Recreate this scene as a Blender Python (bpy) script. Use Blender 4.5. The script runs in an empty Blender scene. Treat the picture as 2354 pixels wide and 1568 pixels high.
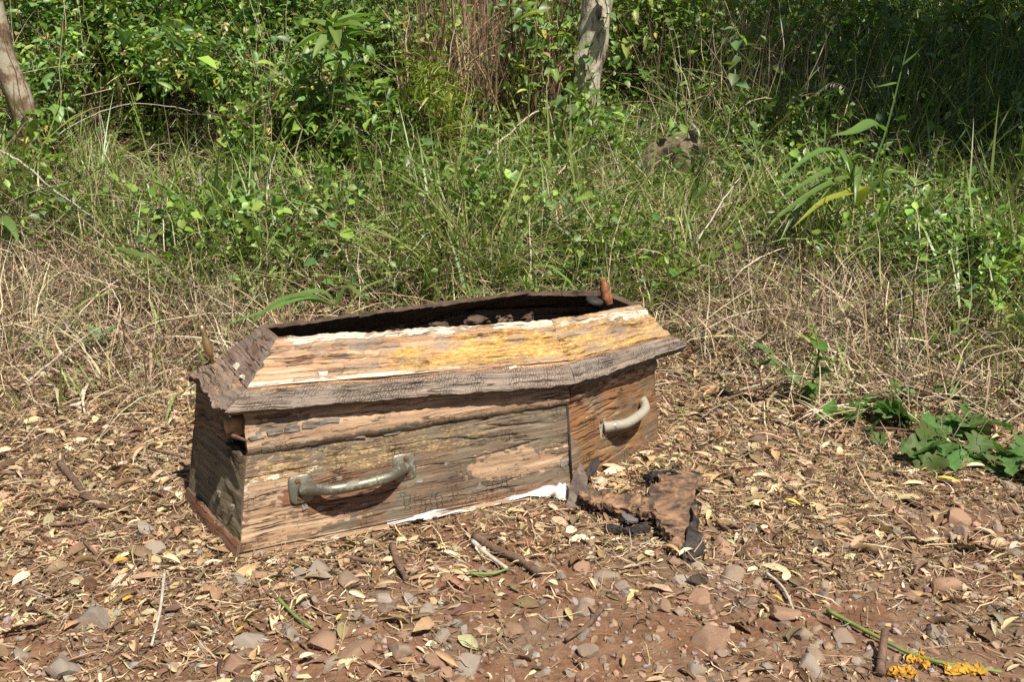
import bpy, bmesh, math, random
import numpy as np
from mathutils import Vector, Matrix

# ---------------------------------------------------------------- camera, sky, sun, exposure
sc = bpy.context.scene
col = sc.collection
PITCH = math.radians(16.71); FPX = 2400.0; CX, CY = 1177.0, 784.0; CAMH = 1.0
cam_d = bpy.data.cameras.new('camera'); cam_d.sensor_width = 36; cam_d.lens = FPX/2354*36
cam_d.clip_start = .05; cam_d.clip_end = 400
cam = bpy.data.objects.new('camera', cam_d); col.objects.link(cam)
cam.location = (0, 0, CAMH); cam.rotation_euler = (math.pi/2-PITCH, 0, 0)
sc.camera = cam
SUN_EL = math.radians(58); SUN_XY = Vector((.57, -.8216))
w = bpy.data.worlds.new("World"); sc.world = w; w.use_nodes = True
wn = w.node_tree; wn.nodes.clear()
sky = wn.nodes.new('ShaderNodeTexSky'); sky.sky_type = 'NISHITA'; sky.sun_disc = False
sky.sun_elevation = SUN_EL; sky.sun_rotation = math.atan2(SUN_XY.x, SUN_XY.y)
bg = wn.nodes.new('ShaderNodeBackground'); bg.inputs['Strength'].default_value = .05
wo = wn.nodes.new('ShaderNodeOutputWorld')
wn.links.new(sky.outputs[0], bg.inputs[0]); wn.links.new(bg.outputs[0], wo.inputs[0])
sun_d = bpy.data.lights.new('sun', 'SUN'); sun_d.energy = 5.0; sun_d.angle = math.radians(.53); sun_d.color = (1, .945, .85)
sun = bpy.data.objects.new('sun', sun_d); col.objects.link(sun)
sdir = Vector((SUN_XY.x*math.cos(SUN_EL), SUN_XY.y*math.cos(SUN_EL), math.sin(SUN_EL)))
sun.rotation_euler = (-sdir).to_track_quat('-Z', 'Y').to_euler(); sun.location = sdir*30
sc.view_settings.view_transform = 'Standard'; sc.view_settings.look = 'None'
sc.view_settings.exposure = .6; sc.view_settings.gamma = 1; sc.view_settings.use_curve_mapping = False
sc.cycles.use_denoising = False
sc.cycles.max_bounces = 6; sc.cycles.diffuse_bounces = 3; sc.cycles.glossy_bounces = 2; sc.cycles.transmission_bounces = 3

rng = np.random.default_rng(7); random.seed(7)

# ---------------------------------------------------------------- helpers: noise, terrain, pixels
def _h(ix, iy, s):
    n = (ix.astype(np.int64)*374761393 + iy.astype(np.int64)*668265263 + s*974634777) & 0x7fffffff
    n = ((n ^ (n >> 13))*1274126177) & 0x7fffffff
    return ((n ^ (n >> 16)) & 0xffff)/65535.0
def vnoise(x, y, s=0):
    x = np.asarray(x, float); y = np.asarray(y, float)
    ix = np.floor(x); iy = np.floor(y); fx = x-ix; fy = y-iy
    fx = fx*fx*(3-2*fx); fy = fy*fy*(3-2*fy)
    a = _h(ix, iy, s); b = _h(ix+1, iy, s); c = _h(ix, iy+1, s); d = _h(ix+1, iy+1, s)
    return (a*(1-fx)+b*fx)*(1-fy)+(c*(1-fx)+d*fx)*fy
def fbm(x, y, s=0, o=4):
    t = 0; a = .5; f = 1; n = 0
    for i in range(o):
        t = t+a*vnoise(np.asarray(x)*f, np.asarray(y)*f, s+i*17); n += a; a *= .5; f *= 2.03
    return t/n
PY = np.array([-60, 2.9, 3.4, 4.2, 5.5, 7.0, 8.2, 10, 14, 60.]); PZ = np.array([0, 0, .06, .26, .50, .78, 1.35, 2.9, 5.0, 9.])
def terrain(x, y):
    x = np.asarray(x, float); y = np.asarray(y, float)
    z = sum(np.interp(y+d, PY, PZ) for d in (-.35, -.15, 0, .15, .35))/5
    k = np.clip((y-2.9)/1.2, 0, 1)
    z = z + k*(fbm(x*.9, y*.9, 3)-.5)*.22
    z = z + (fbm(x*4, y*4, 5)-.5)*.018*(1+k) + (fbm(x*26, y*26, 9, 3)-.5)*.006
    r = np.sqrt(((x+.17)*.86-(y-2.25)*.5)**2*.55+((x+.17)*.5+(y-2.25)*.86)**2*1.0)
    k = np.clip((.62-r)/.22, 0, 1); return z*(1-k)-.004*k
def ray(px, py):
    c, s = math.cos(PITCH), math.sin(PITCH); a = (px-CX)/FPX; b = (CY-py)/FPX
    return np.array([a, c+b*s, -s+b*c])
def at_z(px, py, z=0.0):
    d = ray(px, py); t = (z-CAMH)/d[2]; return Vector((t*d[0], t*d[1], z))
def at_d(px, py, dist):
    d = ray(px, py); t = dist/d[1]; return Vector((t*d[0], dist, CAMH+t*d[2]))
def on_ground(px, py, dz=0.0):
    d = ray(px, py); t = 1.2
    ts = np.linspace(1.2, 14, 700); zz = CAMH+ts*d[2]-terrain(ts*d[0], ts*d[1])
    i = int(np.argmax(zz < 0)); i = i if zz[i] < 0 else 699
    t = ts[i]; return Vector((t*d[0], t*d[1], float(terrain(t*d[0], t*d[1]))+dz))
def on_plane(px, py, p0, n):
    d = Vector(ray(px, py)); o = Vector((0, 0, CAMH)); t = (p0-o).dot(n)/d.dot(n); return o+d*t
def project(x, y, z):
    c, s = math.cos(PITCH), math.sin(PITCH); z = z-CAMH; d = y*c-z*s; v = y*s+z*c
    d = np.maximum(d, .05); return CX+FPX*x/d, CY-FPX*v/d
def sstep(a, b, x):
    t = np.clip((x-a)/(b-a), 0, 1); return t*t*(3-2*t)

# ---------------------------------------------------------------- helpers: meshes and objects
def mesh_np(name, V, faces, colr=None, smooth=True, mat=None):
    """faces: list of int arrays (n,3) or (n,4)"""
    me = bpy.data.meshes.new(name)
    V = np.ascontiguousarray(V, np.float32)
    me.vertices.add(len(V)); me.vertices.foreach_set('co', V.ravel())
    lv = np.concatenate([f.ravel() for f in faces]).astype(np.int32)
    tot = np.concatenate([np.full(len(f), f.shape[1]) for f in faces]).astype(np.int32)
    st = np.concatenate([[0], np.cumsum(tot)[:-1]]).astype(np.int32)
    me.loops.add(len(lv)); me.loops.foreach_set('vertex_index', lv)
    me.polygons.add(len(tot)); me.polygons.foreach_set('loop_start', st)
    me.polygons.foreach_set('use_smooth', np.full(len(tot), smooth))
    me.update(calc_edges=True)
    if colr is not None:
        a = me.color_attributes.new('Col', 'FLOAT_COLOR', 'POINT')
        c = np.ones((len(V), 4), np.float32); c[:, :colr.shape[1]] = colr
        a.data.foreach_set('color', c.ravel())
    if mat: me.materials.append(mat)
    return me
def keep_out(V, F):
    """drop the faces of loose ground cover that would cross the coffin's inside"""
    x, y = V[:, 0], V[:, 1]; bad = in_coffin(x, y, -.004) & (V[:, 2] < .36)
    return [f[~bad[f].any(1)] for f in F]
def link(name, data, parent=None, loc=None, label=None, cat=None, group=None, kind=None):
    o = bpy.data.objects.new(name, data); col.objects.link(o)
    if parent: o.parent = parent
    if loc is not None: o.location = loc
    for k, v in (('label', label), ('category', cat), ('group', group), ('kind', kind)):
        if v: o[k] = v
    return o
def rotmats(az, tilt, roll):
    """local x = along leaf. tilt lifts x upwards, roll spins about x, az about z."""
    ca, sa = np.cos(az), np.sin(az); ct, stt = np.cos(tilt), np.sin(tilt); cr, sr = np.cos(roll), np.sin(roll)
    X = np.stack([ca*ct, sa*ct, stt], -1); Y0 = np.stack([-sa, ca, 0*az], -1); Z0 = np.cross(X, Y0)
    Y = Y0*cr[:, None]+Z0*sr[:, None]; Z = np.cross(X, Y)
    return np.stack([X, Y, Z], -1)
def scatter(tv, tf, pos, R, scale, colr):
    """copies of a template (tv verts, tf list of faces) -> arrays"""
    n = len(pos); m = len(tv)
    sc_ = scale if scale.ndim == 2 else scale[:, None]
    V = np.einsum('nij,nmj->nmi', R, tv[None]*sc_[:, None, :]*np.ones((1, 1, 3)))+pos[:, None, :]
    F = [(f[None]+(np.arange(n)*m)[:, None, None]).reshape(-1, f.shape[1]) for f in tf]
    return V.reshape(-1, 3), F, np.repeat(colr, m, 0)
def merge(parts):
    V, F, C, off = [], {}, [], 0
    for v, f, c in parts:
        V.append(v); C.append(c)
        for a in f: F.setdefault(a.shape[1], []).append(a+off)
        off += len(v)
    return np.concatenate(V), [np.concatenate(x) for x in F.values()], np.concatenate(C)
def blades(pos, L, W, az, th0, bend, colr, seg=4, tipc=None, sway=0.0):
    """ribbons growing from pos; th0 = lean from vertical, bend = extra lean to the tip"""
    n = len(pos); t = np.linspace(0, 1, seg+1)
    P = np.zeros((n, seg+1, 3)); P[:, 0] = pos
    hz = np.stack([np.cos(az), np.sin(az)], -1); side = np.stack([-np.sin(az), np.cos(az), 0*az], -1)
    for k in range(seg):
        th = th0+bend*(t[k]+t[k+1])/2
        st = (L/seg)[:, None]
        d = np.concatenate([hz*np.sin(th)[:, None], np.cos(th)[:, None]], -1)
        if sway: d = d+side*(rng.normal(0, sway, n))[:, None]
        P[:, k+1] = P[:, k]+d*st
    wt = np.array([.55, .95, 1., .75, .45, .3])[:seg] if seg <= 6 else np.ones(seg)
    V = np.zeros((n, 2*seg+1, 3)); tw = rng.uniform(-.7, .7, n)
    for k in range(seg):
        wv = side*np.cos(tw)[:, None]+np.stack([0*az, 0*az, np.sin(tw)], -1)
        V[:, 2*k] = P[:, k]-wv*(W*wt[k]/2)[:, None]; V[:, 2*k+1] = P[:, k]+wv*(W*wt[k]/2)[:, None]
    V[:, 2*seg] = P[:, seg]
    m = 2*seg+1; base = (np.arange(n)*m)[:, None, None]
    q = np.array([[2*k, 2*k+1, 2*k+3, 2*k+2] for k in range(seg-1)]); tr = np.array([[2*seg-2, 2*seg-1, 2*seg]])
    C = np.repeat(colr[:, None, :], m, 1)
    if tipc is not None:
        g = (np.arange(m)//2)/seg; C = C*(1-g[None, :, None])+np.asarray(tipc)[None, None]*g[None, :, None]*.6+C*g[None, :, None]*.4
    return V.reshape(-1, 3), [(q[None]+base).reshape(-1, 4), (tr[None]+base).reshape(-1, 3)], C.reshape(-1, 3)
def leaf_template(wf, nt=5, fold=.25, droop=.15, cols=2, curl=0.0, wav=0.0, arch=0.0):
    """leaf along +x from 0 to 1, half width wf(t)"""
    t = np.linspace(0, 1, nt+1); V = []; m = 2*cols+1
    for i, a in enumerate(t):
        hw = max(wf(a), .002)
        for j in range(-cols, cols+1):
            s = j/cols
            y = s*hw; z = abs(s)*hw*fold*2-droop*a*(a-arch) + wav*math.sin(a*17+j*2.1)*hw
            if curl: y = hw*math.sin(s*curl)/max(curl, .01); z = -droop*a*(a-arch)+hw*(1-math.cos(s*curl))/max(curl, .01)
            V.append((a-(.06*abs(s) if 0 < a < .3 else 0), y, z))
    F = [[i*m+j, (i+1)*m+j, (i+1)*m+j+1, i*m+j+1] for i in range(nt) for j in range(m-1)]
    return np.array(V), [np.array(F)]
def tube(path, rad, k=6, cap=True):
    path = np.array([tuple(p) for p in path], float); rad = np.ones(len(path))*rad
    V = []; d = np.gradient(path, axis=0); d /= np.linalg.norm(d, axis=1)[:, None]+1e-9
    up = np.array([0, 0, 1.]) if abs(d[0][2]) < .9 else np.array([1., 0, 0])
    for p, r, t in zip(path, rad, d):
        a = np.cross(t, up); a /= np.linalg.norm(a)+1e-9; b = np.cross(a, t); up = b
        for i in range(k):
            g = 2*math.pi*i/k; V.append(p+r*(a*math.cos(g)+b*math.sin(g)))
    n = len(path)
    F = [[i*k+j, i*k+(j+1) % k, (i+1)*k+(j+1) % k, (i+1)*k+j] for i in range(n-1) for j in range(k)]
    V = np.array(V); T = []
    if cap:
        V = np.concatenate([V, path[:1], path[-1:]]); c0 = n*k
        T = [[c0, (j+1) % k, j] for j in range(k)]+[[c0+1, (n-1)*k+j, (n-1)*k+(j+1) % k] for j in range(k)]
    return V, [np.array(F)]+([np.array(T)] if T else [])
def bez(p, n):
    """catmull-rom through points"""
    p = [np.array(tuple(q), float) for q in p]; p = [2*p[0]-p[1]]+p+[2*p[-1]-p[-2]]; out = []
    for i in range(1, len(p)-2):
        for t in np.linspace(0, 1, n, endpoint=False):
            out.append(.5*((2*p[i])+(-p[i-1]+p[i+1])*t+(2*p[i-1]-5*p[i]+4*p[i+1]-p[i+2])*t*t+(-p[i-1]+3*p[i]-3*p[i+1]+p[i+2])*t**3))
    out.append(p[-2]); return np.array(out)

# ---------------------------------------------------------------- helpers: shader nodes
class NT:
    def __init__(s, name):
        s.m = bpy.data.materials.new(name); s.m.use_nodes = True; s.t = s.m.node_tree; s.t.nodes.clear()
        s.out = s.t.nodes.new('ShaderNodeOutputMaterial')
    def n(s, ty, ins=None, **props):
        nd = s.t.nodes.new('ShaderNode'+ty)
        for k, v in props.items(): setattr(nd, k, v)
        for k, v in (ins or {}).items(): s.set(nd.inputs[k], v)
        return nd
    def set(s, sock, v):
        if isinstance(v, bpy.types.NodeSocket): s.t.links.new(v, sock)
        else:
            if sock.type == 'RGBA' and len(v) == 3: v = (*v, 1)
            sock.default_value = v
    def math(s, op, a, b=0.0, clamp=False):
        nd = s.n('Math', operation=op, use_clamp=clamp); s.set(nd.inputs[0], a); s.set(nd.inputs[1], b); return nd.outputs[0]
    def mix(s, f, a, b, bt='MIX'):
        nd = s.n('Mix', data_type='RGBA', blend_type=bt); s.set(nd.inputs[0], f); s.set(nd.inputs[6], a); s.set(nd.inputs[7], b); return nd.outputs[2]
    def scale(s, v, k):
        nd = s.n('VectorMath', operation='MULTIPLY'); s.set(nd.inputs[0], v); nd.inputs[1].default_value = k; return nd.outputs[0]
    def noise(s, v, sc_, det=4, rough=.55, dist=0.0):
        nd = s.n('TexNoise', {'Vector': v, 'Scale': sc_, 'Detail': det, 'Roughness': rough, 'Distortion': dist}); return nd.outputs['Fac']
    def ramp(s, f, stops, interp='LINEAR'):
        nd = s.n('ValToRGB', {'Fac': f}); r = nd.color_ramp; r.interpolation = interp
        while len(r.elements) < len(stops): r.elements.new(.5)
        for e, (p, c) in zip(r.elements, stops):
            e.position = p; e.color = (*c, 1) if len(c) == 3 else c
        return nd.outputs[0]
    def step(s, x, a, b):
        nd = s.n('MapRange', {'Value': x, 'From Min': a, 'From Max': b}, interpolation_type='SMOOTHSTEP'); return nd.outputs[0]
    def bsdf(s, color, rough=.8, bump=None, dist=.002, strength=1.0, metal=0.0, spec=.3):
        b = s.n('BsdfPrincipled', {'Base Color': color, 'Roughness': rough, 'Metallic': metal, 'Specular IOR Level': spec})
        if bump is not None:
            bn = s.n('Bump', {'Height': bump, 'Distance': dist, 'Strength': strength}); s.t.links.new(bn.outputs[0], b.inputs['Normal'])
        return b.outputs[0]
    def done(s, sh): s.t.links.new(sh, s.out.inputs[0]); return s.m

def leaf_mat(name, trans=.28, rough=.42, spec=.5, use_attr=True, base=(.06, .12, .02), rand=.0):
    t = NT(name)
    if use_attr: c = t.n('Attribute', attribute_name='Col').outputs['Color']
    else:
        oi = t.n('ObjectInfo').outputs['Random']
        h = t.n('HueSaturation', {'Hue': t.math('ADD', t.math('MULTIPLY', oi, rand*.12), .5-rand*.06), 'Value': t.math('ADD', t.math('MULTIPLY', oi, rand), 1-rand/2), 'Color': base}); c = h.outputs[0]
    geo = t.n('NewGeometry').outputs['Position']
    nz = t.noise(geo, 60, 3)
    c = t.mix(t.math('MULTIPLY', nz, .55), c, t.mix(.5, c, (.16, .15, .04)), 'MIX')
    c = t.mix(.35, c, t.mix(nz, (.5, .5, .5), (1.5, 1.5, 1.5)), 'MULTIPLY')
    d = t.bsdf(c, rough, spec=spec)
    tr = t.n('BsdfTranslucent', {'Color': t.mix(1.0, c, (1.25, 1.5, .6), 'MULTIPLY')}).outputs[0]
    mx = t.n('MixShader', {0: trans}); t.t.links.new(d, mx.inputs[1]); t.t.links.new(tr, mx.inputs[2])
    return t.done(mx.outputs[0])

def straw_mat(name):
    t = NT(name); c = t.n('Attribute', attribute_name='Col').outputs['Color']
    nz = t.noise(t.n('NewGeometry').outputs['Position'], 90, 3)
    c = t.mix(.6, c, t.mix(nz, (.45, .43, .4), (1.45, 1.45, 1.45)), 'MULTIPLY')
    d = t.bsdf(c, .6, spec=.3)
    tr = t.n('BsdfTranslucent', {'Color': c}).outputs[0]
    mx = t.n('MixShader', {0: .15}); t.t.links.new(d, mx.inputs[1]); t.t.links.new(tr, mx.inputs[2])
    return t.done(mx.outputs[0])

def dead_leaf_mat(name):
    t = NT(name); oi = t.n('ObjectInfo').outputs['Random']
    c = t.ramp(oi, [(0, (.20, .11, .06)), (.25, (.40, .25, .13)), (.55, (.55, .39, .21)), (.8, (.66, .52, .31)), (1, (.72, .62, .40))])
    nz = t.noise(t.n('TexCoord').outputs['Object'], 4, 4)
    c = t.mix(.5, c, t.mix(nz, (.4, .38, .35), (1.5, 1.5, 1.5)), 'MULTIPLY')
    d = t.bsdf(c, .65, spec=.25); tr = t.n('BsdfTranslucent', {'Color': c}).outputs[0]
    mx = t.n('MixShader', {0: .12}); t.t.links.new(d, mx.inputs[1]); t.t.links.new(tr, mx.inputs[2])
    return t.done(mx.outputs[0])

def stone_mat(name, attr=False, tone=None):
    t = NT(name); co = t.n('TexCoord').outputs['Object'] if not attr else t.n('NewGeometry').outputs['Position']
    if attr: base = t.n('Attribute', attribute_name='Col').outputs['Color']
    else:
        oi = t.n('ObjectInfo').outputs['Random']
        base = t.mix(oi, tuple(c*.75 for c in tone), tuple(c*1.2 for c in tone))
    n1 = t.noise(co, 28 if attr else 1.6, 6, .65); n2 = t.noise(co, 160 if attr else 11, 5, .75)
    c = t.mix(t.step(n1, .46, .64), base, t.mix(.5, base, (.31, .20, .13)))
    c = t.mix(.6, c, t.mix(n2, (.4, .4, .4), (1.55, 1.55, 1.55)), 'MULTIPLY')
    return t.done(t.bsdf(c, .9, t.math('ADD', n1, n2), .003 if not attr else .004, .5, spec=.2))

def wood_mat(name, cw=.014, ch=.007, gthr=.0, crackf=.012, dark=(.098, .082, .060), red=(.19, .082, .042), bare=None, yel=None, rough=.85, groove=.0, cellmix=.30, rnd=.5, ysc=(20, 70), wsc=(20, 55)):
    """weathered board: grain on the UV in metres; W = (bare, yellow, red, white) painted per board"""
    t = NT(name); uv = t.n('UVMap', uv_map='UVMap').outputs[0]
    wat = t.n('Attribute', attribute_name='W'); sp = t.n('SeparateColor', {'Color': wat.outputs['Color']})
    Wb, Wy, Wr, Ww = sp.outputs[0], sp.outputs[1], sp.outputs[2], wat.outputs['Alpha']
    def warp(v, sc_, amt):
        wn_ = t.n('TexNoise', {'Vector': v, 'Scale': sc_, 'Detail': 3})
        sub = t.n('VectorMath', operation='SUBTRACT'); t.set(sub.inputs[0], wn_.outputs['Color']); sub.inputs[1].default_value = (.5, .5, .5)
        ad = t.n('VectorMath', operation='ADD'); t.set(ad.inputs[0], v); t.set(ad.inputs[1], t.scale(sub.outputs[0], amt)); return ad.outputs[0]
    u = warp(uv, 13, (.03, .012, 0)); u = warp(u, 60, (.008, .0025, 0))
    grain = t.noise(t.scale(u, (4, 80, 1)), 1, 6, .62); fine = t.noise(t.scale(u, (30, 300, 1)), 1, 4, .65)
    speck = t.noise(t.scale(uv, (150, 260, 1)), 1, 3, .7)
    big = t.noise(uv, 9, 4, .6)
    bare = bare or [(.25, (.17, .09, .05)), (.46, (.36, .22, .13)), (.70, (.52, .36, .235))]
    cb = t.ramp(grain, bare)
    cb = t.mix(.6, cb, t.mix(fine, (.5, .48, .46), (1.45, 1.45, 1.45)), 'MULTIPLY')
    cv = t.scale(uv, (1/cw, 1/ch, 1)); cv = warp(cv, .22, (1.5, .9, 0))
    v1 = t.n('TexVoronoi', {'Vector': cv, 'Scale': 1, 'Randomness': rnd}, voronoi_dimensions='2D', distance='CHEBYCHEV')
    v2 = t.n('TexVoronoi', {'Vector': cv, 'Scale': 1, 'Randomness': rnd}, voronoi_dimensions='2D', feature='DISTANCE_TO_EDGE')
    brnd = t.n('SeparateColor', {'Color': v1.outputs['Color']}).outputs[0]
    mort = t.math('SUBTRACT', 1.0, t.step(v2.outputs['Distance'], .02, .11))
    cd = t.mix(t.step(grain, .32, .68), dark, tuple(min(1, c*2.4) for c in dark))
    cd = t.mix(t.math('MULTIPLY', Wr, t.step(big, .36, .58)), cd, t.mix(grain, tuple(c*.45 for c in red), tuple(c*2.0 for c in red)))
    cd = t.mix(t.math('MULTIPLY', brnd, .35), cd, tuple(c*1.9 for c in dark))
    cd = t.mix(.6, cd, t.mix(fine, (.35, .35, .35), (1.65, 1.65, 1.65)), 'MULTIPLY')
    gq = t.math('MULTIPLY', mort, t.step(t.noise(uv, 15, 3), .44+gthr, .60+gthr))
    cd = t.mix(t.math('MULTIPLY', gq, .68-groove), cd, (.016, .013, .011))
    # flaked-off areas
    f = t.math('ADD', t.math('ADD', t.noise(t.scale(u, (8, 30, 1)), 1, 5, .62), t.math('MULTIPLY', t.math('SUBTRACT', brnd, .5), cellmix)), t.math('MULTIPLY', t.math('SUBTRACT', Wb, .5), 1.0))
    f = t.math('ADD', f, t.math('MULTIPLY', t.math('SUBTRACT', fine, .5), .25))
    mb = t.step(f, .47, .54)
    c = t.mix(mb, cd, cb)
    # orange yellow varnish / lichen
    fy = t.math('ADD', t.noise(t.scale(u, (*ysc, 1)), 1, 7, .68), t.math('MULTIPLY', t.math('SUBTRACT', Wy, .5), .75))
    fy = t.math('ADD', fy, t.math('MULTIPLY', t.math('SUBTRACT', speck, .5), .6))
    my = t.step(fy, .50, .66)
    yel = yel or [(.3, (.20, .13, .055)), (.5, (.37, .265, .13)), (.7, (.48, .38, .22))]
    c = t.mix(t.math('MULTIPLY', my, .9), c, t.ramp(t.noise(t.scale(u, (60, 110, 1)), 1, 4), yel))
    # cream white remains
    fw = t.math('ADD', t.noise(t.scale(u, (*wsc, 1)), 1, 7, .7), t.math('MULTIPLY', t.math('SUBTRACT', Ww, .5), .9))
    fw = t.math('ADD', fw, t.math('MULTIPLY', t.math('SUBTRACT', brnd, .5), .10))
    mw = t.step(fw, .54, .60)
    c = t.mix(mw, c, t.mix(fine, (.46, .38, .28), (.86, .78, .64)))
    # long cracks, pits, specks
    cr = t.noise(t.scale(u, (3.2, 60, 1)), 1, 3, .5)
    crk = t.math('SUBTRACT', 1.0, t.step(t.math('ABSOLUTE', t.math('SUBTRACT', cr, .5)), crackf*.5, crackf*1.6))
    crk = t.math('MULTIPLY', crk, t.step(big, .40, .58))
    c = t.mix(t.math('MULTIPLY', crk, .88), c, (.022, .016, .012))
    pit = t.step(t.noise(t.scale(u, (70, 130, 1)), 1, 4, .66), .60, .68)
    c = t.mix(t.math('MULTIPLY', pit, .72), c, (.05, .035, .025))
    c = t.mix(.45, c, t.mix(speck, (.4, .4, .4), (1.6, 1.6, 1.6)), 'MULTIPLY')
    hue = t.noise(t.scale(uv, (7, 22, 1)), 1, 5, .6)
    c = t.mix(.75, c, t.ramp(hue, [(.28, (.45, .44, .46)), (.42, (.86, .82, .78)), (.55, (1.02, .97, .90)), (.72, (1.2, 1.05, .88))]), 'MULTIPLY')
    hgt = t.math('ADD', t.math('MULTIPLY', grain, .5), t.math('MULTIPLY', fine, .3))
    hgt = t.math('SUBTRACT', hgt, t.math('ADD', t.math('MULTIPLY', crk, .9), t.math('MULTIPLY', gq, .6)))
    hgt = t.math('SUBTRACT', hgt, t.math('MULTIPLY', mb, .5)); hgt = t.math('ADD', hgt, t.math('MULTIPLY', mw, .3))
    hgt = t.math('ADD', hgt, t.math('MULTIPLY', my, .2))
    return t.done(t.bsdf(c, rough, hgt, .0035, .9, spec=.2))

def plain_mat(name, stops, sc_=20, rough=.8, bump=.002, metal=0.0, spec=.3, stretch=(1, 1, 1), coord='Object'):
    t = NT(name); v = t.scale(t.n('TexCoord').outputs[coord], stretch)
    n1 = t.noise(v, sc_, 6, .65)
    return t.done(t.bsdf(t.ramp(n1, stops), rough, n1, bump, .8, metal, spec))

M_leaf = leaf_mat('leaf_green'); M_straw = straw_mat('dry_straw'); M_dead = dead_leaf_mat('dead_leaf')
M_stones = [stone_mat('grey_stone', tone=(.27, .225, .18)), stone_mat('brown_stone', tone=(.27, .20, .145)), stone_mat('reddish_stone', tone=(.28, .17, .11))]; M_grav = stone_mat('gravel', True)
M_wood = wood_mat('weathered_board', cw=.012, ch=.007, gthr=.07, cellmix=.26, rnd=.55, bare=[(.22, (.14, .08, .05)), (.46, (.36, .24, .155)), (.70, (.56, .42, .29))])
M_rim = wood_mat('cracked_rim_wood', cw=.0062, ch=.016, gthr=-.04, groove=.16, rnd=.85, dark=(.125, .105, .088), red=(.24, .14, .085), cellmix=.12)
ORANGE = [(.3, (.36, .165, .035)), (.5, (.56, .325, .085)), (.7, (.68, .50, .24))]
M_bevel = wood_mat('flaking_varnish_board', ysc=(11, 34), wsc=(12, 40), cw=.04, ch=.014, gthr=.12, dark=(.17, .135, .105), red=(.30, .185, .115), yel=ORANGE, cellmix=.35,
                   bare=[(.25, (.22, .115, .065)), (.46, (.43, .27, .165)), (.72, (.62, .47, .33))])
M_head = wood_mat('orange_stained_board', cw=.012, ch=.009, gthr=.10, dark=(.105, .08, .055), red=(.26, .115, .04), yel=[(.3, (.26, .13, .035)), (.5, (.42, .24, .07)), (.7, (.5, .35, .15))])
M_foot = wood_mat('mossy_board', cw=.04, ch=.025, gthr=.2, dark=(.098, .085, .056), red=(.17, .08, .04), cellmix=.15)
M_footlid = wood_mat('grey_brown_lid_board', cw=.04, ch=.02, gthr=.15, dark=(.115, .095, .08), red=(.2, .11, .07), cellmix=.2)
M_inner = plain_mat('rotten_inner_wood', [(.3, (.025, .017, .012)), (.6, (.12, .078, .052)), (.8, (.24, .15, .098))], 22, .9, .004, stretch=(1, 1, 3))
M_char = plain_mat('charred_wood', [(.3, (.012, .011, .011)), (.55, (.04, .033, .03)), (.75, (.11, .075, .055))], 40, .8, .004)
M_rot = plain_mat('rotten_orange_wood', [(.28, (.02, .016, .014)), (.42, (.09, .06, .042)), (.56, (.26, .15, .085)), (.78, (.46, .29, .17))], 26, .9, .012, stretch=(1, 1, 3))
M_bark = plain_mat('stick_bark', [(.3, (.07, .042, .028)), (.55, (.16, .098, .065)), (.8, (.30, .20, .13))], 60, .9, .003)
M_pale = plain_mat('bleached_wood', [(.3, (.30, .25, .2)), (.6, (.52, .46, .38)), (.8, (.66, .6, .5))], 50, .85, .002)
M_stem = plain_mat('green_stem', [(.3, (.10, .16, .035)), (.7, (.22, .28, .08))], 30, .6, .001)
M_brownstem = plain_mat('brown_stem', [(.3, (.06, .035, .02)), (.7, (.16, .10, .06))], 30, .7, .001)

# ---------------------------------------------------------------- ground
def ground_material():
    t = NT('ground_dirt'); p = t.n('NewGeometry').outputs['Position']
    n1 = t.noise(p, 3.0, 5); n2 = t.noise(p, 18, 6, .7); n3 = t.noise(p, 120, 4, .7)
    c = t.ramp(n2, [(.25, (.085, .043, .023)), (.5, (.19, .10, .057)), (.75, (.30, .18, .105))])
    c = t.mix(t.step(n1, .45, .62), c, t.ramp(n2, [(.3, (.12, .075, .048)), (.7, (.25, .17, .11))]))
    c = t.mix(.6, c, t.mix(n3, (.4, .4, .4), (1.6, 1.6, 1.6)), 'MULTIPLY')
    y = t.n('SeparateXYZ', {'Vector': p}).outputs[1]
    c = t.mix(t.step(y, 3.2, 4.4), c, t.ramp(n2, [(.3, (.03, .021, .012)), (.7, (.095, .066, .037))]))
    return t.done(t.bsdf(c, .95, t.math('ADD', n2, t.math('MULTIPLY', n3, .5)), .012, .8, spec=.15))
xs = np.concatenate([np.linspace(-60, -3.6, 24)[:-1], np.linspace(-3.6, 3.6, 300), np.linspace(3.6, 60, 24)[1:]])
ys = np.concatenate([np.linspace(-40, 1.0, 16)[:-1], np.linspace(1.0, 4.5, 300), np.linspace(4.5, 9, 90)[1:], np.linspace(9, 60, 30)[1:]])
gx, gy = np.meshgrid(xs, ys); gz = terrain(gx, gy)
nx, ny = len(xs), len(ys); idx = np.arange(nx*ny).reshape(ny, nx)
gf = np.stack([idx[:-1, :-1], idx[:-1, 1:], idx[1:, 1:], idx[1:, :-1]], -1).reshape(-1, 4)
link('ground', mesh_np('ground', np.stack([gx, gy, gz], -1).reshape(-1, 3), [gf], mat=ground_material()), kind='structure')

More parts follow.
